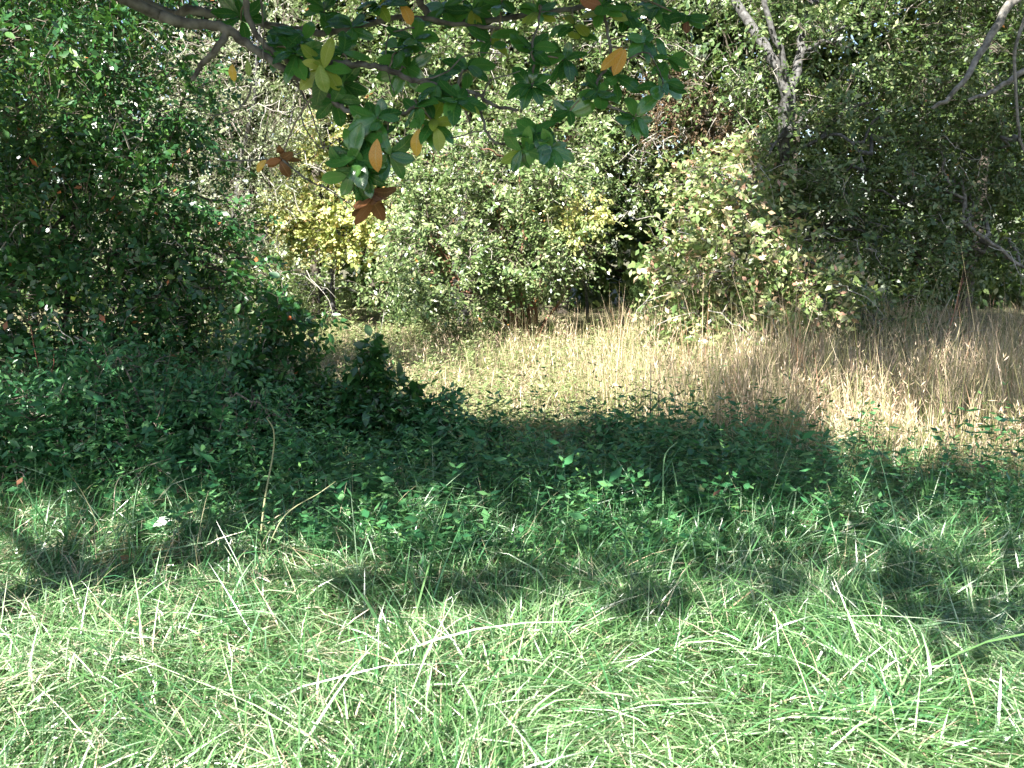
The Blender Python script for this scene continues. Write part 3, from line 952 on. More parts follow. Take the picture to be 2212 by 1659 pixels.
# fine brown mass whose dark colour stands in for the shade of the hollow
tree('brown_hollow_mass', 'dark brown leaf mass standing for the shaded hollow right of the magnolia leaves', 'vine', at(1560, 720, 15) * [1, 1, 0],
     [([at(1560, 725, 15), at(1570, 500, 15), at(1540, 280, 14.6), at(1430, 160, 14.2)], 0.08, 0.03)],
     [blob(1500, 250, 14.3, 100, 60, 0.5), blob(1440, 200, 14.2, 60, 50, 0.4), blob(1560, 300, 14.4, 55, 45, 0.4)],
     520, 10, 0.22, 0.05, 0.35, 'brown', 'bark_dark', thr=-0.9, seed=68, tint=lambda k: RNG.uniform(0, 1, k), dead=30)
# right shrub, fading large leaves
tree('fading_shrub', 'bright shrub with large fading leaves at the meadow edge right of the privet', 'shrub', G(1600, 775),
     [([G(1590, 775), at(1600, 690, 11.2), at(1580, 560, 11.3), at(1600, 420, 11.6)], 0.05, 0.012),
      ([G(1610, 775), at(1640, 690, 11.2), at(1690, 610, 11.2), at(1740, 560, 11.3)], 0.035, 0.01)],
     [blob(1500, 600, 11.2, 85, 75, 0.5), blob(1620, 560, 11.3, 110, 100, 0.7, 1.1), blob(1560, 470, 11.7, 100, 80, 0.6), blob(1690, 650, 11.0, 110, 65, 0.5), blob(1560, 700, 11, 120, 50, 0.5),
      blob(1480, 700, 11.2, 60, 50, 0.4, 0.8), blob(1800, 620, 11.0, 70, 40, 0.4, 0.7), blob(1500, 380, 12.2, 80, 60, 0.5, 0.6), blob(1620, 370, 12.3, 90, 60, 0.5, 0.6), blob(1440, 520, 11.8, 40, 50, 0.4, 0.6)],
     2000, 8, 0.22, 0.080, 0.52, 'pink', 'bark_grey', thr=-0.45, seed=69, n_single=300, dead=60, wl=0.55, autumn=0.07, tint=lambda k: np.clip(RNG.beta(2, 2, k) * 1.05, 0, 1))
# low leafy things at the meadow's right edge
tree('fading_shrub', 'low dark leaved shrub under the vine covered tree at meadow edge', 'shrub', G(1880, 760),
     [([G(1880, 765), at(1880, 720, 11.6), at(1900, 660, 11.6)], 0.02, 0.008)],
     [blob(1850, 700, 11.6, 110, 45, 0.5), blob(1960, 720, 11.8, 90, 40, 0.4)], 420, 8, 0.2, 0.07, 0.5, 'privet', 'bark_grey', thr=-0.6, seed=70, dead=20)
# big vine covered tree on the right
tree('vine_covered_tree', 'big vine covered tree with forked grey trunk filling the upper right', 'tree', G(1720, 745) + [0, 1.6, 0],
     [([at(1725, 740, 13.8), at(1715, 560, 13.8), at(1700, 380, 13.5), at(1695, 220, 13.0), at(1665, 120, 12.9), at(1600, 0, 13.2), at(1560, -120, 13.3)], 0.13, 0.05),
      ([at(1698, 240, 13.0), at(1690, 130, 12.8), at(1655, 30, 12.7), at(1640, -80, 12.7)], 0.055, 0.03),
      ([at(1700, 300, 13.1), at(1720, 150, 13.3), at(1760, 0, 13.6)], 0.10, 0.04),
      ([at(1700, 270, 13.0), at(1660, 330, 12.6), at(1620, 350, 12.4)], 0.03, 0.01),
      ([at(1710, 330, 13.2), at(1800, 290, 12.6), at(1850, 320, 12.4), at(1870, 370, 12.3)], 0.03, 0.01)],
     [blob(1600, 110, 13.8, 140, 140, 1.0), blob(1820, 130, 13.4, 190, 150, 1.1, 1.1), blob(1680, 330, 12.9, 130, 90, 0.6), blob(1850, 330, 13.0, 160, 120, 1.0), blob(1830, 480, 12.5, 150, 110, 0.8, 1.1),
      blob(1640, 420, 13.2, 90, 70, 0.6, 0.8), blob(1980, 480, 12.6, 140, 110, 0.8), blob(1950, 250, 13.6, 150, 130, 1.0), blob(1780, -120, 13.6, 350, 120, 1.4)],
     4600, 9, 0.27, 0.072, 0.48, 'privet', 'bark_grey', thr=0.1, facing=0.6, seed=71, n_single=300, dead=110, wl=0.75, limb_r=0.03, tint=lambda k: RNG.beta(2, 2.5, k))
tree('leaning_tree', 'dark leafed tree at the right edge with pale slanting branches', 'tree', at(2400, 735, 13.5) * [1, 1, 0],
     [([at(2420, 740, 13.5), at(2380, 400, 13.3), at(2300, 100, 13.0), at(2250, -100, 13)], 0.16, 0.07),
      ([at(2260, -60, 12.0), at(2172, 20, 11.9), at(2120, 110, 11.8), at(2060, 200, 11.7), at(2015, 245, 11.7)], 0.07, 0.022),
      ([at(2360, 80, 12.2), at(2212, 155, 11.9), at(2150, 192, 11.8), at(2095, 212, 11.7)], 0.05, 0.02),
      ([at(2240, -40, 11.9), at(2205, 60, 11.8), at(2190, 130, 11.75), at(2200, 280, 11.7), at(2215, 330, 11.7)], 0.028, 0.014),
      ([at(2080, 480, 12.3), at(2150, 530, 12.1), at(2230, 590, 12)], 0.03, 0.02)],
     [blob(2120, 120, 13.4, 170, 160, 1.0), blob(2080, 330, 13.3, 150, 120, 0.8), blob(2160, 470, 12.8, 140, 110, 0.8), blob(2060, 560, 12.9, 110, 60, 0.6, 0.8), blob(2230, 300, 13, 150, 130, 0.9),
      blob(2200, -100, 13.4, 250, 120, 1.2)],
     3300, 9, 0.27, 0.066, 0.48, 'privet', 'bark_pale', thr=-0.05, seed=72, n_single=200, dead=90, wl=0.7, limb_r=0.03, tint=lambda k: RNG.beta(1.7, 3, k))

# left bank: a tall dense shrub close by
tree('privet_thicket', 'tall dark glossy leaved thicket rising along the left edge', 'shrub', at(150, 1000, 7.4) * [1, 1, 0],
     [([at(120, 1010, 7.6) * [1, 1, 0], at(130, 800, 7.6), at(150, 500, 8.0), at(190, 150, 8.1), at(230, -120, 8.1)], 0.035, 0.015),
      ([at(180, 1010, 7.6) * [1, 1, 0], at(250, 700, 8), at(330, 420, 8.2), at(400, 200, 8.3)], 0.025, 0.01),
      ([at(40, 1010, 7.6) * [1, 1, 0], at(20, 700, 8), at(40, 350, 8), at(20, 0, 8)], 0.03, 0.012)],
     [blob(90, 160, 7.7, 200, 190, 0.8, 1.0), blob(110, 430, 7.5, 190, 150, 0.7), blob(60, 660, 7.3, 190, 160, 0.7), blob(330, 230, 8.1, 150, 130, 0.6, 0.9), blob(300, 420, 7.9, 140, 90, 0.5),
      blob(290, 640, 7.6, 150, 140, 0.6), blob(430, 560, 7.9, 110, 60, 0.4, 0.8), blob(400, 720, 7.5, 110, 80, 0.5), blob(200, 820, 7.1, 220, 110, 0.6), blob(-150, 400, 7.6, 180, 400, 0.8, 0.8),
      blob(200, -130, 7.8, 350, 130, 0.9, 0.8), blob(540, 640, 7.8, 50, 50, 0.35, 0.5), blob(480, 470, 8.2, 80, 40, 0.3, 0.6), blob(500, 580, 7.9, 80, 60, 0.35, 0.8)],
     5600, 9, 0.22, 0.060, 0.50, 'dark_shrub', 'bark_dark', thr=-0.6, seed=73, n_single=300, dead=70, wl=0.5, limb_r=0.018, tint=lambda k: RNG.beta(2, 2, k), dead_len=0.4)
# honeysuckle mound at the left, in front
tree('honeysuckle_mound', 'tangled honeysuckle mound in the shade at the left lawn border', 'shrub', at(330, 1130, 5.4) * [1, 1, 0],
     [([at(330, 1130, 5.6) * [1, 1, 0], at(330, 1000, 5.6), at(300, 860, 5.7), at(250, 760, 5.8)], 0.015, 0.005),
      ([at(380, 1130, 5.6) * [1, 1, 0], at(450, 1000, 5.6), at(500, 850, 5.8)], 0.012, 0.004)],
     [blob(250, 950, 5.7, 210, 120, 0.4), blob(480, 960, 5.9, 170, 120, 0.4), blob(60, 960, 5.5, 160, 130, 0.4), blob(250, 800, 5.9, 110, 70, 0.3, 0.6), blob(400, 1070, 5.3, 220, 70, 0.35),
      blob(650, 1020, 5.8, 120, 80, 0.35), blob(100, 1070, 5.2, 160, 60, 0.3, 0.8), blob(-150, 960, 5.5, 120, 140, 0.4, 0.6)],
     2400, 9, 0.20, 0.052, 0.45, 'vine', 'twig', thr=-0.7, lo=False, seed=74, n_single=300, wl=0.4, limb_r=0.006, facing=0.2, tint=lambda k: RNG.uniform(0, 0.96, k))

# ------------------------------------------------------------------ saplings and single weeds, every leaf its own object
def sapling(name, label, cat, base, tips, nleaf, LL, mat, leafset, r=0.006, group=None, bark='stem_green', spread=1.0, LWs=1.0, up=0.4, full=0.06):
    root = thing(name, base, label, cat, group)
    for i, tip in enumerate(tips):
        start = np.asarray(base, float) + (0 if i == 0 else RNG.normal(0, 0.03, 3) * [1, 1, 0])
        mid = start * 0.45 + tip * 0.55 + RNG.normal(0, 0.02, 3)
        pts = curve_pts([start, mid, tip], 14, 0.004, i)
        link('stem', mesh_np('stem', *tube_geo(pts, radii(14, r, r * 0.3), 6), mat=M[bark], smooth=True), root)
        k = nleaf // len(tips)
        t = np.linspace(0.18, 1.0, k)
        P = np.stack([np.interp(t, np.linspace(0, 1, 14), pts[:, q]) for q in range(3)], -1)
        az = np.arange(k) * 2.4 + RNG.uniform(0, 6)
        D = np.stack([np.cos(az) * spread, np.sin(az) * spread, RNG.uniform(-0.3, 0.8, k)], -1)
        off = unit(D) * (RNG.uniform(0.0, 1, k) ** 0.8 * full)[:, None]
        N = unit(rand_dir(k) * up + np.array([0, 0, 1]))
        place_leaves(root, LEAF[leafset], P + off, D, N, LL * RNG.uniform(0.7, 1.25, k))
    return root


def gp(px, py, Y, x=0.0):
    a_ = at(px, py, Y)
    a_[2] = float(gz(np.array(a_[0]), np.array(a_[1])))
    return a_


def bushy(name, label, cat, px, py, Y, tips, blobs, ntw, LL, seed, leaf='dark_shrub', n_single=220, TL=0.12, bark='stem_green'):
    b_ = gp(px, py, Y)
    st = [([b_, b_ * 0.5 + t_ * 0.5 + RNG.normal(0, 0.02, 3), t_], 0.007, 0.002) for t_ in tips]
    tree(name, label, cat, b_, st, blobs, ntw, 6, TL, LL, 0.55, leaf, bark, thr=-0.9, seed=seed, n_single=n_single, n_limbs=2, limb_r=0.003, lo=False, wl=0.3, facing=0.1,
         tint=lambda k: RNG.uniform(0, 0.7, k))


bushy('privet_sapling', 'dark broad leaved sapling standing against the bright meadow left of centre', 'sapling', 810, 990, 6.2,
      [at(800, 742, 6.2), at(850, 800, 6.2), at(760, 830, 6.2), at(870, 880, 6.2)],
      [blob(800, 800, 6.2, 26, 55, 0.1), blob(830, 850, 6.2, 62, 38, 0.15, 1.3), blob(800, 925, 6.2, 70, 60, 0.15, 1.2), blob(870, 900, 6.2, 40, 50, 0.12), blob(768, 845, 6.2, 30, 20, 0.1), blob(805, 770, 6.2, 16, 30, 0.06, 1.5)], 330, 0.072, 301, n_single=260)
bushy('privet_sapling', 'spindly dark sapling with round leaves at the right side of the thicket', 'sapling', 630, 990, 6.5,
      [at(606, 640, 6.6), at(698, 705, 6.6), at(560, 740, 6.6), at(640, 800, 6.6)],
      [blob(600, 700, 6.6, 40, 60, 0.15), blob(655, 720, 6.6, 26, 24, 0.1, 0.7), blob(600, 800, 6.5, 75, 60, 0.2, 1.2), blob(650, 880, 6.4, 90, 60, 0.2, 1.2), blob(530, 850, 6.5, 60, 70, 0.2),
       blob(705, 690, 6.6, 16, 22, 0.06, 0.5), blob(560, 720, 6.6, 40, 40, 0.15), blob(606, 660, 6.6, 24, 30, 0.1, 1.2)], 480, 0.066, 302, n_single=260)
bushy('privet_sapling', 'dark sapling between the spindly one and the broad leaved one', 'sapling', 720, 1010, 6.3,
      [at(700, 820, 6.3), at(745, 850, 6.3), at(690, 860, 6.3)],
      [blob(705, 850, 6.3, 40, 35, 0.1), blob(725, 920, 6.3, 65, 55, 0.15, 1.2), blob(670, 960, 6.2, 60, 40, 0.15)], 260, 0.062, 303, n_single=160)
bushy('privet_sapling', 'small bushy dark sapling between the tall sapling and meadow centre', 'sapling', 965, 1030, 6.2,
      [at(965, 850, 6.2), at(930, 890, 6.2), at(1000, 880, 6.2)],
      [blob(965, 890, 6.2, 34, 40, 0.1, 1.2), blob(960, 950, 6.1, 45, 50, 0.12, 1.2), blob(1000, 905, 6.2, 22, 22, 0.08, 0.7), blob(915, 985, 6.0, 50, 30, 0.12)], 260, 0.050, 304, leaf='vine', n_single=160)
for q, (x_, top_, w_, lab) in enumerate([(1060, 905, 40, 'low ragged weed clump right of the small bushy sapling'), (1290, 900, 45, 'ragged weed clump left of the dark upright stalks'),
                                         (1520, 925, 45, 'ragged weed clump between the upright stalks and the lobed weed'), (1960, 985, 50, 'low ragged weed clump at the foot of the right tan grass')]):
    bushy('weed_clump', lab, 'weed', x_, 1040, 6.1, [at(x_ - 20, top_ + 20, 6.1), at(x_ + 15, top_, 6.1), at(x_ + 50, top_ + 30, 6.1)],
          [blob(x_, top_ + 60, 6.1, w_, 45, 0.12, 1), blob(x_ + 15, top_ + 15, 6.1, w_ * 0.4, 22, 0.08, 0.5), blob(x_ - 30, top_ + 100, 6.0, w_, 35, 0.12, 1)], 150, 0.042, 320 + q, leaf='vine', n_single=110)
for q, (x_, top_, Y_, w_, lab) in enumerate([
        (760, 1010, 5.4, 60, 'leafy weed clump below the saplings at left of centre'), (900, 1060, 5.0, 55, 'leafy weed clump at the lawn edge left of centre'),
        (1080, 985, 5.6, 60, 'broad leafy weed clump in the shade at centre'), (1230, 1000, 5.4, 60, 'pale topped weed clump right of the shaded centre'),
        (1340, 1060, 5.0, 50, 'weed clump at the lawn edge right of centre'), (1560, 1040, 5.3, 60, 'weed clump in front of the bushy lobed weed'),
        (1700, 1080, 5.0, 50, 'low weed clump before the tall narrow weed'), (1830, 1060, 5.2, 55, 'shaded weed clump beneath the tan grass at right'),
        (2110, 1040, 5.3, 60, 'weed clump near the right edge below the tan grass')]):
    bushy('weed_clump', lab, 'weed', x_, 0, Y_, [at(x_ - 30, top_ + 20, Y_), at(x_ + 20, top_, Y_), at(x_ + 55, top_ + 35, Y_)],
          [blob(x_, top_ + 55, Y_, w_, 42, 0.14, 1), blob(x_ + 20, top_ + 8, Y_, w_ * 0.35, 22, 0.08, 0.5), blob(x_ - 35, top_ + 40, Y_, w_ * 0.4, 30, 0.1, 0.5)], 75, 0.055, 340 + q,
          leaf=('vine', 'herb', 'vine')[q % 3] if q % 3 != 1 else 'vine', n_single=110)
sapling('leafy_weed', 'thin forked weed rising before the middle of the meadow', 'weed', gp(1180, 1030, 6.2),
        [at(1165, 850, 6.5), at(1290, 880, 6.4), at(1210, 900, 6.4), at(1130, 910, 6.3)], 220, 0.042, None, 'vine')
sapling('leafy_weed', 'dense dark weed under the green upright stalks right of centre', 'weed', gp(1410, 1030, 6.4),
        [at(1395, 905, 6.5), at(1430, 920, 6.4), at(1370, 950, 6.3), at(1440, 970, 6.3)], 280, 0.045, None, 'vine')
sapling('leafy_weed', 'bushy lobed weed standing out against the tan grass at right', 'weed', gp(1650, 1050, 6.3),
        [at(1590, 880, 6.3), at(1660, 872, 6.4), at(1720, 905, 6.4), at(1620, 930, 6.2), at(1690, 960, 6.2)], 280, 0.060, None, 'vine', r=0.005)
sapling('leafy_weed', 'tall narrow weed in front of the tan grass near the right', 'weed', gp(1875, 1080, 6.2),
        [at(1870, 880, 6.4), at(1885, 960, 6.3)], 130, 0.055, None, 'vine')
sapling('leafy_weed', 'low clumped weed just left of the tall narrow right weed', 'weed', gp(1780, 1110, 5.8),
        [at(1760, 1010, 5.9), at(1820, 1010, 5.9), at(1790, 1040, 5.8)], 170, 0.045, None, 'vine')
sapling('lanky_sapling', 'lanky bright green sapling leaning before the dark hollow at right', 'sapling', gp(1960, 800, 10.5),
        [at(2040, 570, 10.8), at(1990, 600, 10.7), at(1940, 690, 10.6)], 110, 0.085, None, 'herb', r=0.010)
sapling('tall_weed', 'tall reddish stemmed weed in front of the left thicket', 'weed', gp(90, 1110, 5.6),
        [at(62, 680, 6.0), at(120, 760, 5.9)], 90, 0.055, None, 'vine', bark='stem_red')
sapling('vine_sprig', 'pale leaved vine sprig poking out of the honeysuckle mound top', 'vine', gp(330, 1100, 5.5),
        [at(235, 750, 5.7), at(300, 770, 5.6), at(390, 800, 5.5)], 80, 0.05, None, 'vine', r=0.003)
for q, (a_, b_, c_, d_) in enumerate([(1190, 1090, 1165, 1040), (1060, 1100, 1040, 1030), (930, 1110, 940, 1060), (1350, 1120, 1345, 1050), (1480, 1110, 1470, 1040)]):
    lab = ['small sunlit sprig with paired oval leaves near the lawn border centre', 'second sunlit sprig left of the tallest border sprig',
           'low sprig with pale leaves at the dark saplings\' feet', 'small sprig just right of the tallest border sprig', 'pale sprig below the stalks right of centre'][q]
    sapling('leafy_sprig', lab, 'weed', gp(a_, b_ + 20, 5.0), [at(c_, d_, 5.0), at(c_ + 40, d_ + 25, 4.95)], 36, 0.034, None, 'vine', r=0.002, bark='stem_red', full=0.025,
            group='sunlit sprigs along the shaded border')

# single tall grass culms
def culm(name, label, ctrl, r, mat, head=None):
    root = thing(name, ctrl[0], label, 'grass stem')
    K = 18
    link('stalk', mesh_np('stalk', *tube_geo(curve_pts(ctrl, K), radii(K, r, r * 0.45), 6), mat=M[mat], smooth=True), root)
    if head:
        c = np.array(ctrl[-1])
        pts = curve_pts([c, c + head * 0.5, c + head], 8)
        link('seed_head', mesh_np('seed_head', *tube_geo(pts, np.array([1, 2.0, 2.4, 2.2, 2.0, 1.6, 1.2, 0.5]) * r, 5), mat=M['stem_red'], smooth=True), root)


culm('grass_culm', 'single tall pale stalk arching over before the dark mound', [gp(560, 1180, 4.3), at(572, 1080, 4.35), at(590, 980, 4.4), at(591, 930, 4.4), at(576, 903, 4.4)], 0.0062, 'straw')
culm('grass_culm', 'reddish stalk bending right over the lawn border left of centre', [gp(560, 1240, 4.0), at(610, 1120, 4.1), at(690, 1065, 4.2), at(725, 1040, 4.2)], 0.0032, 'straw')
culm('grass_culm', 'curved brown stalk at the dark mound\'s lower edge', [gp(245, 1120, 4.6), at(250, 1050, 4.6), at(280, 1020, 4.6), at(370, 990, 4.6)], 0.003, 'twig')
culm('grass_culm', 'long red stalk slanting up from the lawn at right', [gp(2030, 1240, 4.1), at(2080, 1170, 4.2), at(2140, 1110, 4.3)], 0.0022, 'stem_red')
culm('grass_culm', 'hooked tan stalk standing in the shaded border centre', [gp(1180, 1160, 4.8), at(1160, 1110, 4.8), at(1150, 1090, 4.8), at(1200, 1110, 4.8)], 0.0022, 'straw')
culm('grass_culm', 'reddish branch rising from the grass before the black hollow', [gp(2020, 790, 10.4), at(2060, 680, 10.6), at(2080, 600, 10.8)], 0.007, 'stem_red')

# dark upright stalks right of centre (four)
for q, (a_, b_) in enumerate([(1372, 800), (1388, 815), (1404, 785), (1422, 805)]):
    culm('dark_stalk', ['leftmost of the four dark upright stalks right of centre', 'second dark upright stalk from the left', 'tallest and thickest dark upright stalk',
                        'rightmost of the four dark upright stalks'][q], [gp(a_, 960, 6.9), at(a_ + 1, 880, 6.9), at(a_ + 2, b_, 6.9)], [0.004, 0.004, 0.008, 0.005][q], 'bark_dark')


def blade_thing(label, ctrl, w, tint, group=None, name='grass_shoot'):
    """one broad folded grass blade"""
    K = 14
    pts = curve_pts(ctrl, K)
    T = unit(np.gradient(pts, axis=0))
    S = unit(np.cross(T, np.array([0.2, -1.0, 0.35])))
    N = np.cross(S, T)
    t = np.linspace(0, 1, K)
    hw = (w * 0.5 * np.minimum(1, 0.35 + t * 4) * (1 - t ** 3))[:, None] + 0.0002
    V = np.stack([pts - S * hw + N * hw * 0.35, pts, pts + S * hw + N * hw * 0.35], 1).reshape(-1, 3)
    F = []
    for k in range(K - 1):
        a_ = k * 3
        F += [(a_, a_ + 1, a_ + 4, a_ + 3), (a_ + 1, a_ + 2, a_ + 5, a_ + 4)]
    root = thing(name, ctrl[0], label, 'grass blade', group)
    link('blade', mesh_np('blade', V, F, [tint] * len(F), M['blade'], smooth=True), root)


blade_thing('sharply folded tall blade standing right of centre in the shade', [gp(1432, 1150, 4.7), at(1432, 1060, 4.7), at(1436, 985, 4.7), at(1462, 955, 4.7)], 0.009, 0.6)
blade_thing('tall straight blade just right of the sharply folded one', [gp(1474, 1150, 4.7), at(1462, 1050, 4.7), at(1450, 990, 4.7)], 0.008, 0.6)
blade_thing('tall upright blade before the dark mound, left of two pale ones', [gp(660, 1160, 4.8), at(652, 1080, 4.8), at(642, 1030, 4.8)], 0.010, 0.6)
blade_thing('pale upright blade before the mound, second of its row', [gp(690, 1150, 4.8), at(684, 1080, 4.8), at(683, 1020, 4.8)], 0.009, 1.0)
blade_thing('pale upright blade before the mound, third of its row', [gp(712, 1160, 4.8), at(703, 1080, 4.8), at(704, 1025, 4.8)], 0.008, 1.0)
blade_thing('blue green blade rising between weeds near the right', [gp(1700, 1180, 4.6), at(1712, 1110, 4.6), at(1720, 1060, 4.6)], 0.012, 0.8)
blade_thing('bright blade standing at the right edge of the lit grass', [gp(2110, 1250, 4.1), at(2140, 1190, 4.1), at(2185, 1140, 4.1)], 0.016, 1.0)
blade_thing('pale tall blade at the foot of the tan grass', [gp(2030, 1080, 5.6), at(2045, 1010, 5.6), at(2062, 965, 5.6)], 0.014, 0.9)
blade_thing('long blade rising to the right from the dark tuft', [gp(1400, 1300, 3.9), at(1450, 1220, 3.9), at(1510, 1130, 3.9)], 0.008, 0.8)
blade_thing('long shiny blade lying across the lawn bottom, lower of two', [gp(985, 1510, 3.0) + [0, 0, .06], at(1060, 1535, 2.92), at(1150, 1570, 2.85), at(1240, 1600, 2.8)], 0.010, 1.0)
blade_thing('long shiny blade lying across the lawn bottom, upper of two', [gp(1320, 1395, 3.4) + [0, 0, .05], at(1440, 1450, 3.2), at(1550, 1500, 3.1)], 0.010, 1.0)
blade_thing('single upright pale blade at far left of the lawn', [gp(95, 1200, 4.4), at(100, 1120, 4.4), at(110, 1070, 4.4)], 0.012, 1.0)
blade_thing('upright green blade at the bottom edge left of centre', [gp(285, 1640, 2.8), at(280, 1570, 2.8), at(276, 1500, 2.8)], 0.009, 0.4)
blade_thing('tall green blade in the bottom right lawn', [gp(2105, 1640, 2.8), at(2100, 1540, 2.8), at(2090, 1470, 2.8)], 0.010, 0.8)


def tuft(label, px, py, Y, n, L, w, tints):
    b = G(px, py)
    root = thing('grass_tuft', b, label, 'grass tuft')
    for i in range(n):
        az = i / n * 6.28 * 1.62 + RNG.uniform(0, 0.6)
        ln = RNG.uniform(0.15, 1.25)
        az += RNG.uniform(-0.8, 0.8)
        l_ = L * RNG.uniform(0.7, 1.2)
        d = np.array([math.cos(az), math.sin(az), 0])
        s = b + d * RNG.uniform(0.0, 0.06) + RNG.normal(0, 0.012, 3) * [1, 1, 0]
        c = [s, s + d * ln * l_ * 0.35 + [0, 0, l_ * 0.5], s + d * ln * l_ * 0.75 + [0, 0, l_ * (0.95 - 0.55 * ln)]]
        K = 9
        pts = curve_pts(c, K)
        T = unit(np.gradient(pts, axis=0))
        S = unit(np.cross(T, np.cross(d, [0, 0, 1]) * 0.2 + d))
        N = np.cross(S, T)
        t = np.linspace(0, 1, K)
        hw = (w * 0.5 * np.minimum(1, 0.4 + t * 3) * (1 - t ** 2.6))[:, None] + 0.0002
        V = np.stack([pts - S * hw + N * hw * 0.4, pts, pts + S * hw + N * hw * 0.4], 1).reshape(-1, 3)
        F = []
        for k in range(K - 1):
            a_ = k * 3
            F += [(a_, a_ + 1, a_ + 4, a_ + 3), (a_ + 1, a_ + 2, a_ + 5, a_ + 4)]
        link('blade', mesh_np('blade', V, F, [RNG.uniform(*tints)] * len(F), M['blade'], smooth=True), root)


tuft('bright green broad bladed tuft near the bottom right corner', 1880, 1620, 2.9, 80, 0.24, 0.014, (0.0, 0.3))
tuft('dark green broad bladed tuft left of the shaded border centre', 905, 1280, 3.95, 26, 0.20, 0.015, (0.0, 0.3))
tuft('dark tuft of blades at the shade edge right of centre', 1385, 1240, 4.1, 26, 0.20, 0.010, (0.0, 0.3))
tuft('green tuft in the shade under the folded blade', 1410, 1180, 4.5, 22, 0.20, 0.009, (0.3, 0.8))
tuft('lush shaded tuft right of the tall narrow weed', 2010, 1080, 5.2, 34, 0.26, 0.010, (0.1, 0.5))
tuft('small pale tuft at the left foot of the dark mound', 760, 1180, 4.6, 24, 0.18, 0.008, (0.6, 1.0))
tuft('spiky tuft at the right end of the lit lawn', 1790, 1330, 3.8, 24, 0.2, 0.008, (0.5, 1.0))


# fallen leaves on the lawn
def fallen(label, px, py, Y, L, mat, az):
    b = G(px, py) + [0, 0, 0.085]
    me = small_leaf_meshes('fallen_leaf', M[mat], [0.6], W=0.5, K=1)[0]
    o = link('fallen_leaf', me, label=label, cat='leaf', group='fallen leaves on the lawn', loc=tuple(b))
    o.rotation_euler = (0.25, 0.35, az)
    o.scale = (L, L, L)


fallen('rusty fallen leaf on the grass at the left', 255, 1240, 4.3, 0.11, 'mag_rust', 0.2)
fallen('pale tan fallen leaf half buried in the sunny lawn', 1085, 1470, 3.2, 0.06, 'tan', 1.2)
fallen('brown fallen leaf under the arching stalks left of centre', 470, 1225, 4.3, 0.08, 'mag_rust', 2.9)

# ------------------------------------------------------------------ magnolia: trunk out of view to the left, its branches hang into the picture
MB = np.array([-3.4, 1.2, 0.0])
mag = thing('magnolia_tree', MB, 'magnolia with grey branches and big glossy leaves hanging from the top', 'tree')
link('trunk', mesh_np('trunk', *tube_geo(curve_pts([MB - [0, 0, .2], MB + [0.1, 0.1, 1.6], MB + [0.3, 0.2, 3.2], MB + [0.5, 0.2, 5.6]], 22, 0.01), radii(22, 0.17, 0.07), 14), mat=M['bark_grey'], smooth=True), mag)
ROOT0 = MB + [0.3, 0.2, 2.9]


def mbranch(ctrl, r0, r1, parent=mag, K=None, wob=0.004, seed=0, sides=8, name='branch'):
    K = K or 6 * len(ctrl)
    pts = curve_pts(ctrl, K, wob, seed)
    o = link(name, mesh_np(name, *tube_geo(pts, radii(K, r0, r1), sides), mat=M['bark_grey'], smooth=True), parent)
    return o, pts


YM = 3.5
b1, p1 = mbranch([ROOT0, np.array([-2.2, 2.4, 2.75]), at(255, -10, 3.3), at(370, 42, 3.4), at(475, 54, 3.45), at(525, 82, 3.45), at(575, 118, 3.45), at(690, 185, 3.5), at(745, 222, 3.5), at(845, 233, 3.5), at(895, 214, 3.5)],
                 0.027, 0.006, seed=1)
b2, p2 = mbranch([at(640, 130, 3.5), at(738, 140, 3.55), at(820, 148, 3.6), at(888, 178, 3.6), at(945, 190, 3.6), at(1028, 207, 3.6), at(1072, 232, 3.6), at(1125, 242, 3.6)], 0.014, 0.006, seed=2)
b3, p3 = mbranch([ROOT0 + [0, 0, .2], np.array([-2.0, 2.6, 2.95]), at(300, -5, 3.7), at(420, 22, 3.75), at(500, 30, 3.8), at(611, 57, 3.8), at(700, 66, 3.8), at(780, 50, 3.8), at(880, 30, 3.8), at(990, 50, 3.8), at(1080, 60, 3.8)],
                 0.024, 0.007, seed=3)
b4, p4 = mbranch([at(497, 62, 3.45), at(467, 103, 3.45), at(430, 140, 3.5), at(412, 166, 3.5)], 0.016, 0.008, seed=4)
b5, p5 = mbranch([at(520, -30, 3.45), at(547, 57, 3.45), at(587, 97, 3.45), at(640, 135, 3.48)], 0.013, 0.008, seed=5)
b6, p6 = mbranch([at(895, -30, 3.9), at(930, 40, 3.9), at(1010, 52, 3.9), at(1130, 40, 3.9), at(1270, 15, 3.9), at(1330, -20, 3.9)], 0.016, 0.008, seed=6)
b7, p7 = mbranch([at(1028, 207, 3.6), at(1060, 290, 3.55), at(1110, 305, 3.55), at(1160, 300, 3.5)], 0.006, 0.004, seed=7)
b8, p8 = mbranch([at(1125, 242, 3.6), at(1150, 180, 3.6), at(1150, 100, 3.6), at(1165, 20, 3.65)], 0.006, 0.004, seed=8)
b9, p9 = mbranch([at(1290, -30, 3.7), at(1310, 60, 3.7), at(1320, 130, 3.65), at(1290, 205, 3.6), at(1375, 255, 3.6)], 0.008, 0.004, seed=9)
b10, p10 = mbranch([at(560, -20, 3.4), at(572, 60, 3.4), at(568, 150, 3.4)], 0.004, 0.002, seed=10)
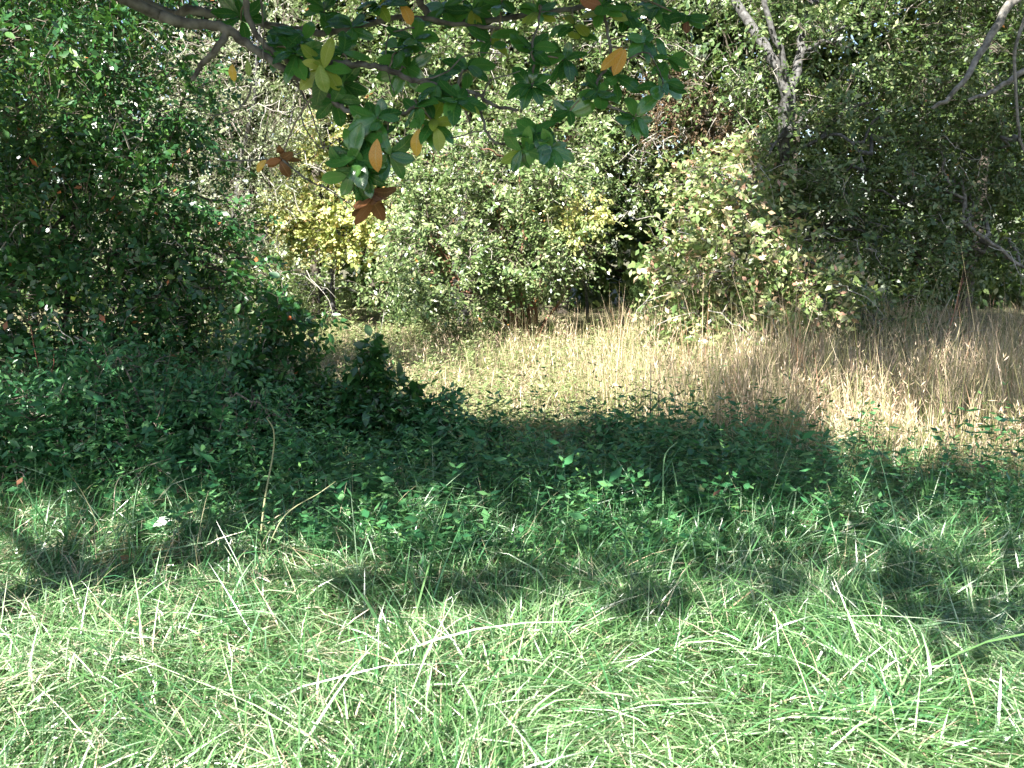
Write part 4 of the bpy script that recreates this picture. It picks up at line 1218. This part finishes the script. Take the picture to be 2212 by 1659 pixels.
# thin wiry twigs seen against the light trees
wires = [
    [at(620, 160, 3.5), at(655, 215, 3.5), at(650, 260, 3.5), at(690, 320, 3.5), at(730, 300, 3.5)],
    [at(640, 170, 3.5), at(670, 240, 3.5), at(695, 325, 3.5)],
    [at(745, 222, 3.5), at(790, 245, 3.5), at(815, 262, 3.5)],
    [at(475, 345, 3.6), at(540, 348, 3.55), at(610, 340, 3.5), at(660, 325, 3.5)],
    [at(610, 345, 3.5), at(660, 385, 3.5), at(710, 410, 3.5), at(755, 440, 3.5), at(775, 470, 3.5)],
    [at(545, 180, 3.5), at(525, 230, 3.5), at(470, 250, 3.5), at(430, 245, 3.5)],
    [at(895, 60, 3.7), at(840, 80, 3.7), at(835, 150, 3.65), at(850, 200, 3.6)],
    [at(888, 178, 3.6), at(960, 160, 3.6), at(1010, 120, 3.6), at(1090, 115, 3.6)],
    [at(1000, 150, 3.6), at(985, 200, 3.6), at(1010, 260, 3.6), at(1015, 300, 3.6)],
    [at(1040, 215, 3.6), at(1060, 175, 3.6), at(1120, 158, 3.6)],
    [at(905, 305, 3.5), at(960, 300, 3.5), at(1030, 285, 3.5), at(1080, 290, 3.5)],
    [at(815, 262, 3.5), at(800, 300, 3.5), at(772, 345, 3.5), at(795, 395, 3.5), at(800, 420, 3.5)],
    [at(895, 214, 3.5), at(925, 250, 3.5), at(940, 265, 3.5)],
    [at(1350, 130, 3.65), at(1400, 110, 3.6), at(1436, 187, 3.6)],
]
for i, w in enumerate(wires):
    link('twig', mesh_np('twig', *tube_geo(curve_pts(w, 14, 0.003, 90 + i), radii(14, 0.0045, 0.0018), 5), mat=M['bark_grey'], smooth=True), mag)


def big_leaf_meshes(name, mat, K=8, W=0.46):
    out = []
    for i in range(K):
        r = np.random.default_rng(900 + i)
        n = 9
        t = np.linspace(0, 1, n)
        w = W * r.uniform(0.9, 1.15)
        hw = w * 0.5 * np.sin(np.pi * np.clip(t * 0.93 + 0.04, 0, 1) ** 1.15) ** 0.75
        hw[0] = 0.012
        hw[-1] = 0.002
        z = -r.uniform(0.0, 0.40) * t ** 2 + 0.03 * np.sin(t * 7 + i)
        sw = r.normal(0, 0.07)
        V = []
        for k in range(n):
            c = 0.20 * hw[k] + 0.015 * math.sin(k * 2.1 + i)
            e = 0.10 * hw[k] + 0.012 * math.sin(k * 1.7 + i * 2)
            b_ = sw * math.sin(t[k] * 3.1)
            V += [(t[k], b_ + hw[k], z[k] + e * 1.6), (t[k], b_ + hw[k] * 0.5, z[k] + c), (t[k], b_, z[k]), (t[k], b_ - hw[k] * 0.5, z[k] + c), (t[k], b_ - hw[k], z[k] + e * 0.6)]
        F = []
        for k in range(n - 1):
            for j in range(4):
                a_ = k * 5 + j
                F.append((a_, a_ + 5, a_ + 6, a_ + 1))
        me = mesh_np(name, V, F, [r.uniform(0, 1)] * len(F), mat, smooth=True)
        me.attributes.new('across', 'FLOAT', 'POINT').data.foreach_set('value', np.tile([1, 0.5, 0, 0.5, 1], n).astype(np.float32))
        me.attributes.new('along', 'FLOAT', 'POINT').data.foreach_set('value', np.repeat(t, 5).astype(np.float32))
        out.append(me)
    return out


BL = {k: big_leaf_meshes('magnolia_leaf', M[k]) for k in ('magnolia', 'mag_lime', 'mag_gold', 'mag_rust')}


def nearest_branch(pt):
    best, bd = None, 1e9
    for o, pts in ((b1, p1), (b2, p2), (b3, p3), (b4, p4), (b5, p5), (b6, p6), (b7, p7), (b8, p8), (b9, p9), (b10, p10)):
        d = np.linalg.norm(pts - pt, axis=1)
        if d.min() < bd:
            bd, best, q = d.min(), o, pts[d.argmin()]
    return best, q


def rosette(px, py, Y, n, L, axis=(0, -0.3, 0.3), kinds=None, spread=1.0):
    c = at(px, py, Y)
    br, q = nearest_branch(c)
    if np.linalg.norm(q - c) > 0.03:
        mid = (q + c) / 2 + [0, 0, 0.02]
        link('twig', mesh_np('twig', *tube_geo(curve_pts([q, mid, c], 8, 0.002), radii(8, 0.004, 0.003), 5), mat=M['twig'], smooth=True), br)
    ax = unit(np.array(axis, float))
    e1 = unit(np.cross(ax, [0.1, 1, 0.2]))
    e2 = np.cross(ax, e1)
    P, D, N, LL = [], [], [], []
    kinds = kinds or {}
    by = {}
    for i in range(n):
        a_ = i * 2.4 + RNG.uniform(-0.3, 0.3) + px
        el = RNG.uniform(-0.1, 0.7)
        d = (e1 * math.cos(a_) + e2 * math.sin(a_)) * spread + ax * el + np.array([0, 0, -0.15])
        nn = ax + RNG.normal(0, 0.25, 3)
        k = 'magnolia'
        u = RNG.uniform()
        for kk, pr in kinds.items():
            if u < pr:
                k = kk
                break
            u -= pr
        by.setdefault(k, []).append((c + ax * RNG.uniform(-0.02, 0.02), d, nn, L * RNG.uniform(0.75, 1.15)))
    lab = {'magnolia': None, 'mag_lime': 'yellow green leaf', 'mag_gold': 'golden yellow leaf', 'mag_rust': 'rusty brown leaf'}
    for k, lst in by.items():
        place_leaves(br, BL[k], np.array([z[0] for z in lst]), np.array([z[1] for z in lst]), np.array([z[2] for z in lst]), np.array([z[3] for z in lst]), label=lab[k])


LM = 0.116
ros = [
    (815, 258, 3.45, 8, (0.1, -0.8, 0.5), None), (772, 345, 3.4, 9, (-0.2, -0.8, 0.3), None), (790, 375, 3.42, 6, (0, -0.6, -0.4), None),
    (935, 262, 3.5, 8, (0.2, -0.5, 0.6), {'mag_lime': 0.4}), (985, 222, 3.5, 9, (0.2, -0.6, 0.6), {'mag_lime': 0.1}), (900, 235, 3.5, 5, (-0.6, -0.5, 0.5), None),
    (1155, 292, 3.5, 11, (0, -0.7, 0.5), {'mag_lime': 0.08}), (1130, 322, 3.5, 7, (-0.2, -0.5, -0.2), {'mag_lime': 0.1}), (1148, 187, 3.6, 9, (0, -0.6, 0.4), None),
    (1150, 108, 3.6, 9, (0.2, -0.6, 0.5), None), (1289, 200, 3.6, 9, (0.1, -0.6, 0.5), {'mag_lime': 0.08}), (1372, 255, 3.6, 8, (0.2, -0.6, 0.2), None),
    (1299, 20, 3.7, 10, (0, -0.6, 0.5), {'mag_lime': 0.15, 'mag_rust': 0.1}), (1240, 60, 3.8, 8, (0, -0.5, 0.5), {'mag_lime': 0.3}), (1436, 185, 3.6, 7, (0.3, -0.6, 0.4), None),
    (1389, 92, 3.7, 8, (0.3, -0.6, 0.4), None), (945, 194, 3.6, 8, (0, -0.6, 0.5), None), (895, 90, 3.7, 7, (0, -0.6, 0.5), None),
    (1165, 27, 3.7, 8, (0, -0.6, 0.5), {'mag_lime': 0.2}), (640, 122, 3.45, 8, (0.1, -0.7, 0.5), None), (698, 150, 3.45, 6, (0.3, -0.6, 0.1), {'mag_lime': 0.3}),
    (654, 80, 3.5, 7, (0.2, -0.6, 0.6), None), (818, 15, 3.7, 8, (0, -0.6, 0.6), {'mag_lime': 0.3}), (760, 60, 3.7, 7, (0, -0.6, 0.5), None),
    (1060, 90, 3.8, 6, (0, -0.6, 0.4), {'mag_lime': 0.15}), (1085, 0, 3.8, 7, (0, -0.6, 0.5), None), (1480, 40, 3.9, 7, (0.2, -0.6, 0.5), {'mag_rust': 0.2}),
    (720, 215, 3.5, 4, (0, -0.5, -0.5), None), (1440, 130, 3.8, 5, (0.2, -0.5, 0.2), None), (700, 20, 3.8, 6, (0.2, -0.6, 0.5), {'mag_lime': 0.1}),
    (960, 20, 3.9, 6, (0, -0.6, 0.5), None), (740, 120, 3.6, 5, (0.2, -0.5, 0.4), None), (1230, 240, 3.6, 5, (0, -0.6, 0.3), None), (790, 300, 3.45, 7, (-0.1, -0.8, 0.2), None), (840, 335, 3.45, 6, (0.4, -0.7, -0.1), None), (755, 375, 3.42, 6, (-0.4, -0.6, -0.3), None), (1190, 320, 3.5, 6, (0.3, -0.6, 0), None), (600, 100, 3.6, 6, (0, -0.6, 0.5), None), (860, 110, 3.7, 6, (-0.2, -0.6, 0.4), None), (1010, 150, 3.7, 6, (0.2, -0.6, 0.4), None),
    (1220, 130, 3.7, 7, (0, -0.6, 0.4), None), (1330, 170, 3.7, 6, (0.2, -0.6, 0.4), None), (1350, 40, 3.8, 8, (0.2, -0.6, 0.5), None), (1420, 20, 3.9, 7, (0, -0.6, 0.4), None),
    (1020, 25, 3.9, 7, (0, -0.6, 0.4), {'mag_lime': 0.1}), (880, 150, 3.7, 5, (0, -0.6, 0.2), None), (740, 180, 3.6, 5, (0.2, -0.5, -0.2), None), (520, 40, 3.6, 5, (0, -0.6, 0.3), None),
]
for (a_, b_, c_, n_, ax_, kd) in ros:
    rosette(a_, b_, c_, n_ + 2, LM * (0.95 if a_ < 1100 else 0.85), ax_, kd)
rosette(606, 342, 3.5, 8, 0.07, (0, -0.3, -0.6), {'mag_rust': 1.0})
rosette(803, 420, 3.45, 9, 0.12, (0.1, -0.25, -0.9), {'mag_rust': 1.0}, spread=0.55)


def one_leaf(px, py, Y, D, N, L, kind, label):
    c = at(px, py, Y)
    br, q = nearest_branch(c)
    place_leaves(br, BL[kind], np.array([c]), np.array([D], float), np.array([N], float), np.array([L]), label=label)


one_leaf(815, 300, 3.33, (0.0, -0.1, -1), (0.1, -1, 0.15), 0.115, 'mag_gold', 'broad orange leaf hanging in the middle')
one_leaf(905, 278, 3.45, (-0.1, -0.1, -1), (0.1, -1, 0.3), 0.10, 'mag_gold', 'bright yellow leaf right of the orange one')
one_leaf(940, 275, 3.44, (0.15, -0.1, -1), (0.2, -1, 0.2), 0.09, 'mag_lime', 'hanging yellow green leaf')
one_leaf(690, 140, 3.4, (0.25, -0.1, -1), (0.2, -1, 0.25), 0.105, 'mag_lime', 'lime green leaf hanging at left')
one_leaf(501, 138, 3.45, (0.0, -0.1, -1), (-0.1, -1, 0.2), 0.06, 'mag_gold', 'small orange leaf hanging from a thin twig')
one_leaf(534, 130, 3.45, (0.05, -0.1, -1), (0.1, -1, 0.2), 0.06, 'mag_lime', 'small olive yellow leaf beside the orange one')
one_leaf(575, 345, 3.5, (-0.6, -0.1, -0.7), (0.1, -1, 0.2), 0.06, 'mag_gold', 'orange leaf under the rusty cluster')
one_leaf(1345, 104, 3.6, (-0.8, -0.2, -0.6), (-0.2, -1, 0.4), 0.11, 'mag_gold', 'large yellow leaf at right')
one_leaf(1350, 106, 3.6, (-0.3, -0.2, -0.9), (0.4, -1, 0.3), 0.10, 'mag_gold', 'second large yellow leaf at right')
one_leaf(866, 10, 3.7, (0.3, -0.1, -0.6), (0.1, -1, 0.5), 0.09, 'mag_gold', 'bright yellow leaf near the top')

# the rest of the magnolia's crown stands above and left of the picture; its leaves shade the border
fieldS = Field(0.9, 77)
fieldS2 = Field(0.35, 78)


def shade_prob(px, py):
    near = np.interp(px, [-400, 0, 100, 250, 600, 700, 850, 1250, 1600, 1750, 1900, 2050, 2250, 2600], [1050, 1050, 1100, 1120, 1135, 1270, 1300, 1305, 1315, 1290, 1300, 1400, 1460, 1480])
    far = np.interp(px, [-400, 300, 600, 850, 1000, 1600, 1900, 2300], [560, 640, 780, 895, 930, 955, 965, 1000])
    p = np.clip((near - py) / 14, 0, 1) * np.clip((py - far) / 20, 0, 1)
    mid = np.where((py > 1075) & (py < 1235) & (px > 150), np.where(px > 680, 0.6, 0.3), 1.0)
    strip = ((py > 1232) & (py < 1268) & (px > 80) & (px < 760)).astype(float) * 0.8
    return np.maximum(p * mid, strip)


nq = 110000
ty = RNG.uniform(3.0, 11.5, nq)
tx = RNG.uniform(-6.5, 4.6, nq)
T = np.stack([tx, ty, np.full(nq, 0.1)], -1)
px, py, d = to_px(T)
pr = shade_prob(px + 30 * fieldS2(T), py + 16 * fieldS2(T + 9.0) + 24 * Field(0.22, 99)(T))
h = RNG.uniform(2.6, 6.2, nq)
a_, b_, c_ = int(nq * 0.12), int(nq * 0.21), int(nq * 0.23)
U = RNG.uniform(0, 1, (nq, 3))
T[:a_] = np.stack([-1.4 + 2.3 * U[:a_, 0], 3.2 + 0.8 * U[:a_, 1], 1.9 + 0.8 * U[:a_, 2]], -1)      # round the hanging branches
T[a_:b_] = np.stack([-2.2 + 4.3 * U[a_:b_, 0], 5.8 + 0.8 * U[a_:b_, 1], 0.1 + 0.9 * U[a_:b_, 2] * (1 - 0.4 * U[a_:b_, 0])], -1)   # round the dark saplings
T[b_:c_] = np.stack([-4.2 + 2.6 * U[b_:c_, 0], 6.8 + 1.2 * U[b_:c_, 1], 0.1 + 1.9 * U[b_:c_, 2]], -1)   # foot of the thicket
pr[:a_] = 0.75
pr[a_:b_] = 1.0
pr[b_:c_] = 0.8
h = np.maximum(h, T[:, 2] + 0.7)
Q = T + SUN * ((h - T[:, 2]) / SUN[2])[:, None]
qx, qy, qd = to_px(Q)
hidden = (qd < 0.05) | (qy < -60) | (qx < -80) | (qx > 2300)
mid_z = (py > 1075) & (py < 1245)
clump = np.where(mid_z, Field(0.24, 79)(T) + 0.4 * fieldS(T) + np.where(px > 680, 0.12, -0.2), 0.7 * fieldS(T) + 0.8 * fieldS2(T) + 0.5 * Field(0.2, 80)(T) + np.where(py > 1200, -0.75, 0))
keep = (RNG.uniform(0, 1, nq) < pr) & hidden & ((np.arange(nq) < c_) | (clump > np.where(pr > 0.95, -1.5, -0.15))) & (np.linalg.norm(Q - [0, 0, 1.6], axis=1) > 0.9)
Q = Q[keep]
Q = Q[RNG.permutation(len(Q))[:23000]]
n = len(Q)
Qj = np.repeat(Q, 2, 0) + RNG.normal(0, 0.03, (n * 2, 3))
LD = unit(rand_dir(n * 2) + np.array([0, 0, -0.2]))
LN = unit(SUN * 0.9 + rand_dir(n * 2) * 0.6)
V, F = leaf_lo(Qj, LD, LN, 0.12, 0.056)
link('foliage', mesh_np('foliage', V, F, RNG.uniform(0, 1, n * 2), M['magnolia']), mag, kind='stuff')
# limbs that carry that crown
ends = Q[RNG.permutation(n)[:46]]
st = MB + np.array([0.3, 0.2, 0]) + np.stack([np.zeros(46), np.zeros(46), np.clip(ends[:, 2] - 0.7, 2.4, 5)], -1)
for i in range(46):
    v, f = limb_tubes(st[i:i + 1], ends[i:i + 1], np.array([0.03]), np.array([0.006]), K=9, sides=6, wob=0.03, sag=0.12)
    qx, qy, qd = to_px(v)
    inside = (qd > 0.05) & (qx > -20) & (qx < 2230) & (qy > -20) & (qy < 1680)
    if inside.any():
        continue
    link('branch', mesh_np('branch', v, f, mat=M['bark_grey'], smooth=True), mag)

# ------------------------------------------------------------------ oak added right of the camera, out of view, to dapple the meadow and the right hand trees
OB = np.array([4.9, 3.0, 0.0])
oak = thing('shade_oak', OB, 'unseen tall oak added beside the viewer to dapple the right meadow', 'tree')
link('trunk', mesh_np('trunk', *tube_geo(curve_pts([OB - [0, 0, .2], OB + [0.1, 0, 3], OB + [-0.2, 0.2, 6], OB + [-0.3, 0.3, 10]], 24, 0.02), radii(24, 0.24, 0.08), 14), mat=M['bark_dark'], smooth=True), oak)
nq = 45000
kx = RNG.uniform(0, 1, nq)
T = np.stack([RNG.uniform(1.4, 7.2, nq), RNG.uniform(6.6, 13.5, nq), RNG.uniform(0, 5.0, nq) * (RNG.uniform(0, 1, nq) > 0.4)], -1)
deep = np.arange(nq) < int(nq * 0.22)                 # extra leaves placed to shade the undergrowth below the right hand trees
T[deep] = np.stack([RNG.uniform(4.2, 8.0, nq), RNG.uniform(11.8, 14.0, nq), RNG.uniform(0, 1.9, nq)], -1)[deep]
px, py, d = to_px(T)
pr = np.interp(px, [1300, 1500, 1750, 2000, 2300], [0.0, 0.08, 0.6, 0.9, 1.0]) * np.where(T[:, 2] > 0.4, np.interp(px + 120 * Field(0.9, 84)(T), [1650, 1850, 2150], [0.05, 0.45, 1.0]), 1)
g_ = RNG.uniform(5.8, 9.5, nq)
Q = T + SUN * ((g_ - T[:, 2]) / SUN[2])[:, None]
qx, qy, qd = to_px(Q)
hidden = (qd < 0.05) | (qy < -60) | (qx < -80) | (qx > 2300)
pr[deep] = 1.0
keep = (RNG.uniform(0, 1, nq) < pr) & hidden & (deep | (Field(1.7, 81)(T) + 0.6 * Field(0.45, 82)(T) > np.where(T[:, 2] > 0.4, 0.0, 0.15)))
Q = Q[keep]
Q = Q[RNG.permutation(len(Q))[:13000]]
n = len(Q)
Qj = np.repeat(Q, 4, 0) + RNG.normal(0, 0.06, (n * 4, 3))
V, F = leaf_lo(Qj, rand_dir(n * 4), unit(SUN + rand_dir(n * 4) * 0.7), 0.16, 0.09)
link('foliage', mesh_np('foliage', V, F, RNG.uniform(0, 1, n * 4), M['wood']), oak, kind='stuff')
ends = Q[RNG.permutation(n)[:30]]
for i in range(30):
    s = OB + np.array([-0.2, 0.2, min(9.0, max(4.5, ends[i, 2] - 1.6))])
    v, f = limb_tubes(s[None], ends[i:i + 1], np.array([0.05]), np.array([0.01]), K=9, sides=6, wob=0.03, sag=0.1)
    qx, qy, qd = to_px(v)
    if ((qd > 0.05) & (qx > -20) & (qx < 2230) & (qy > -20) & (qy < 1680)).any():
        continue
    link('branch', mesh_np('branch', v, f, mat=M['bark_dark'], smooth=True), oak)
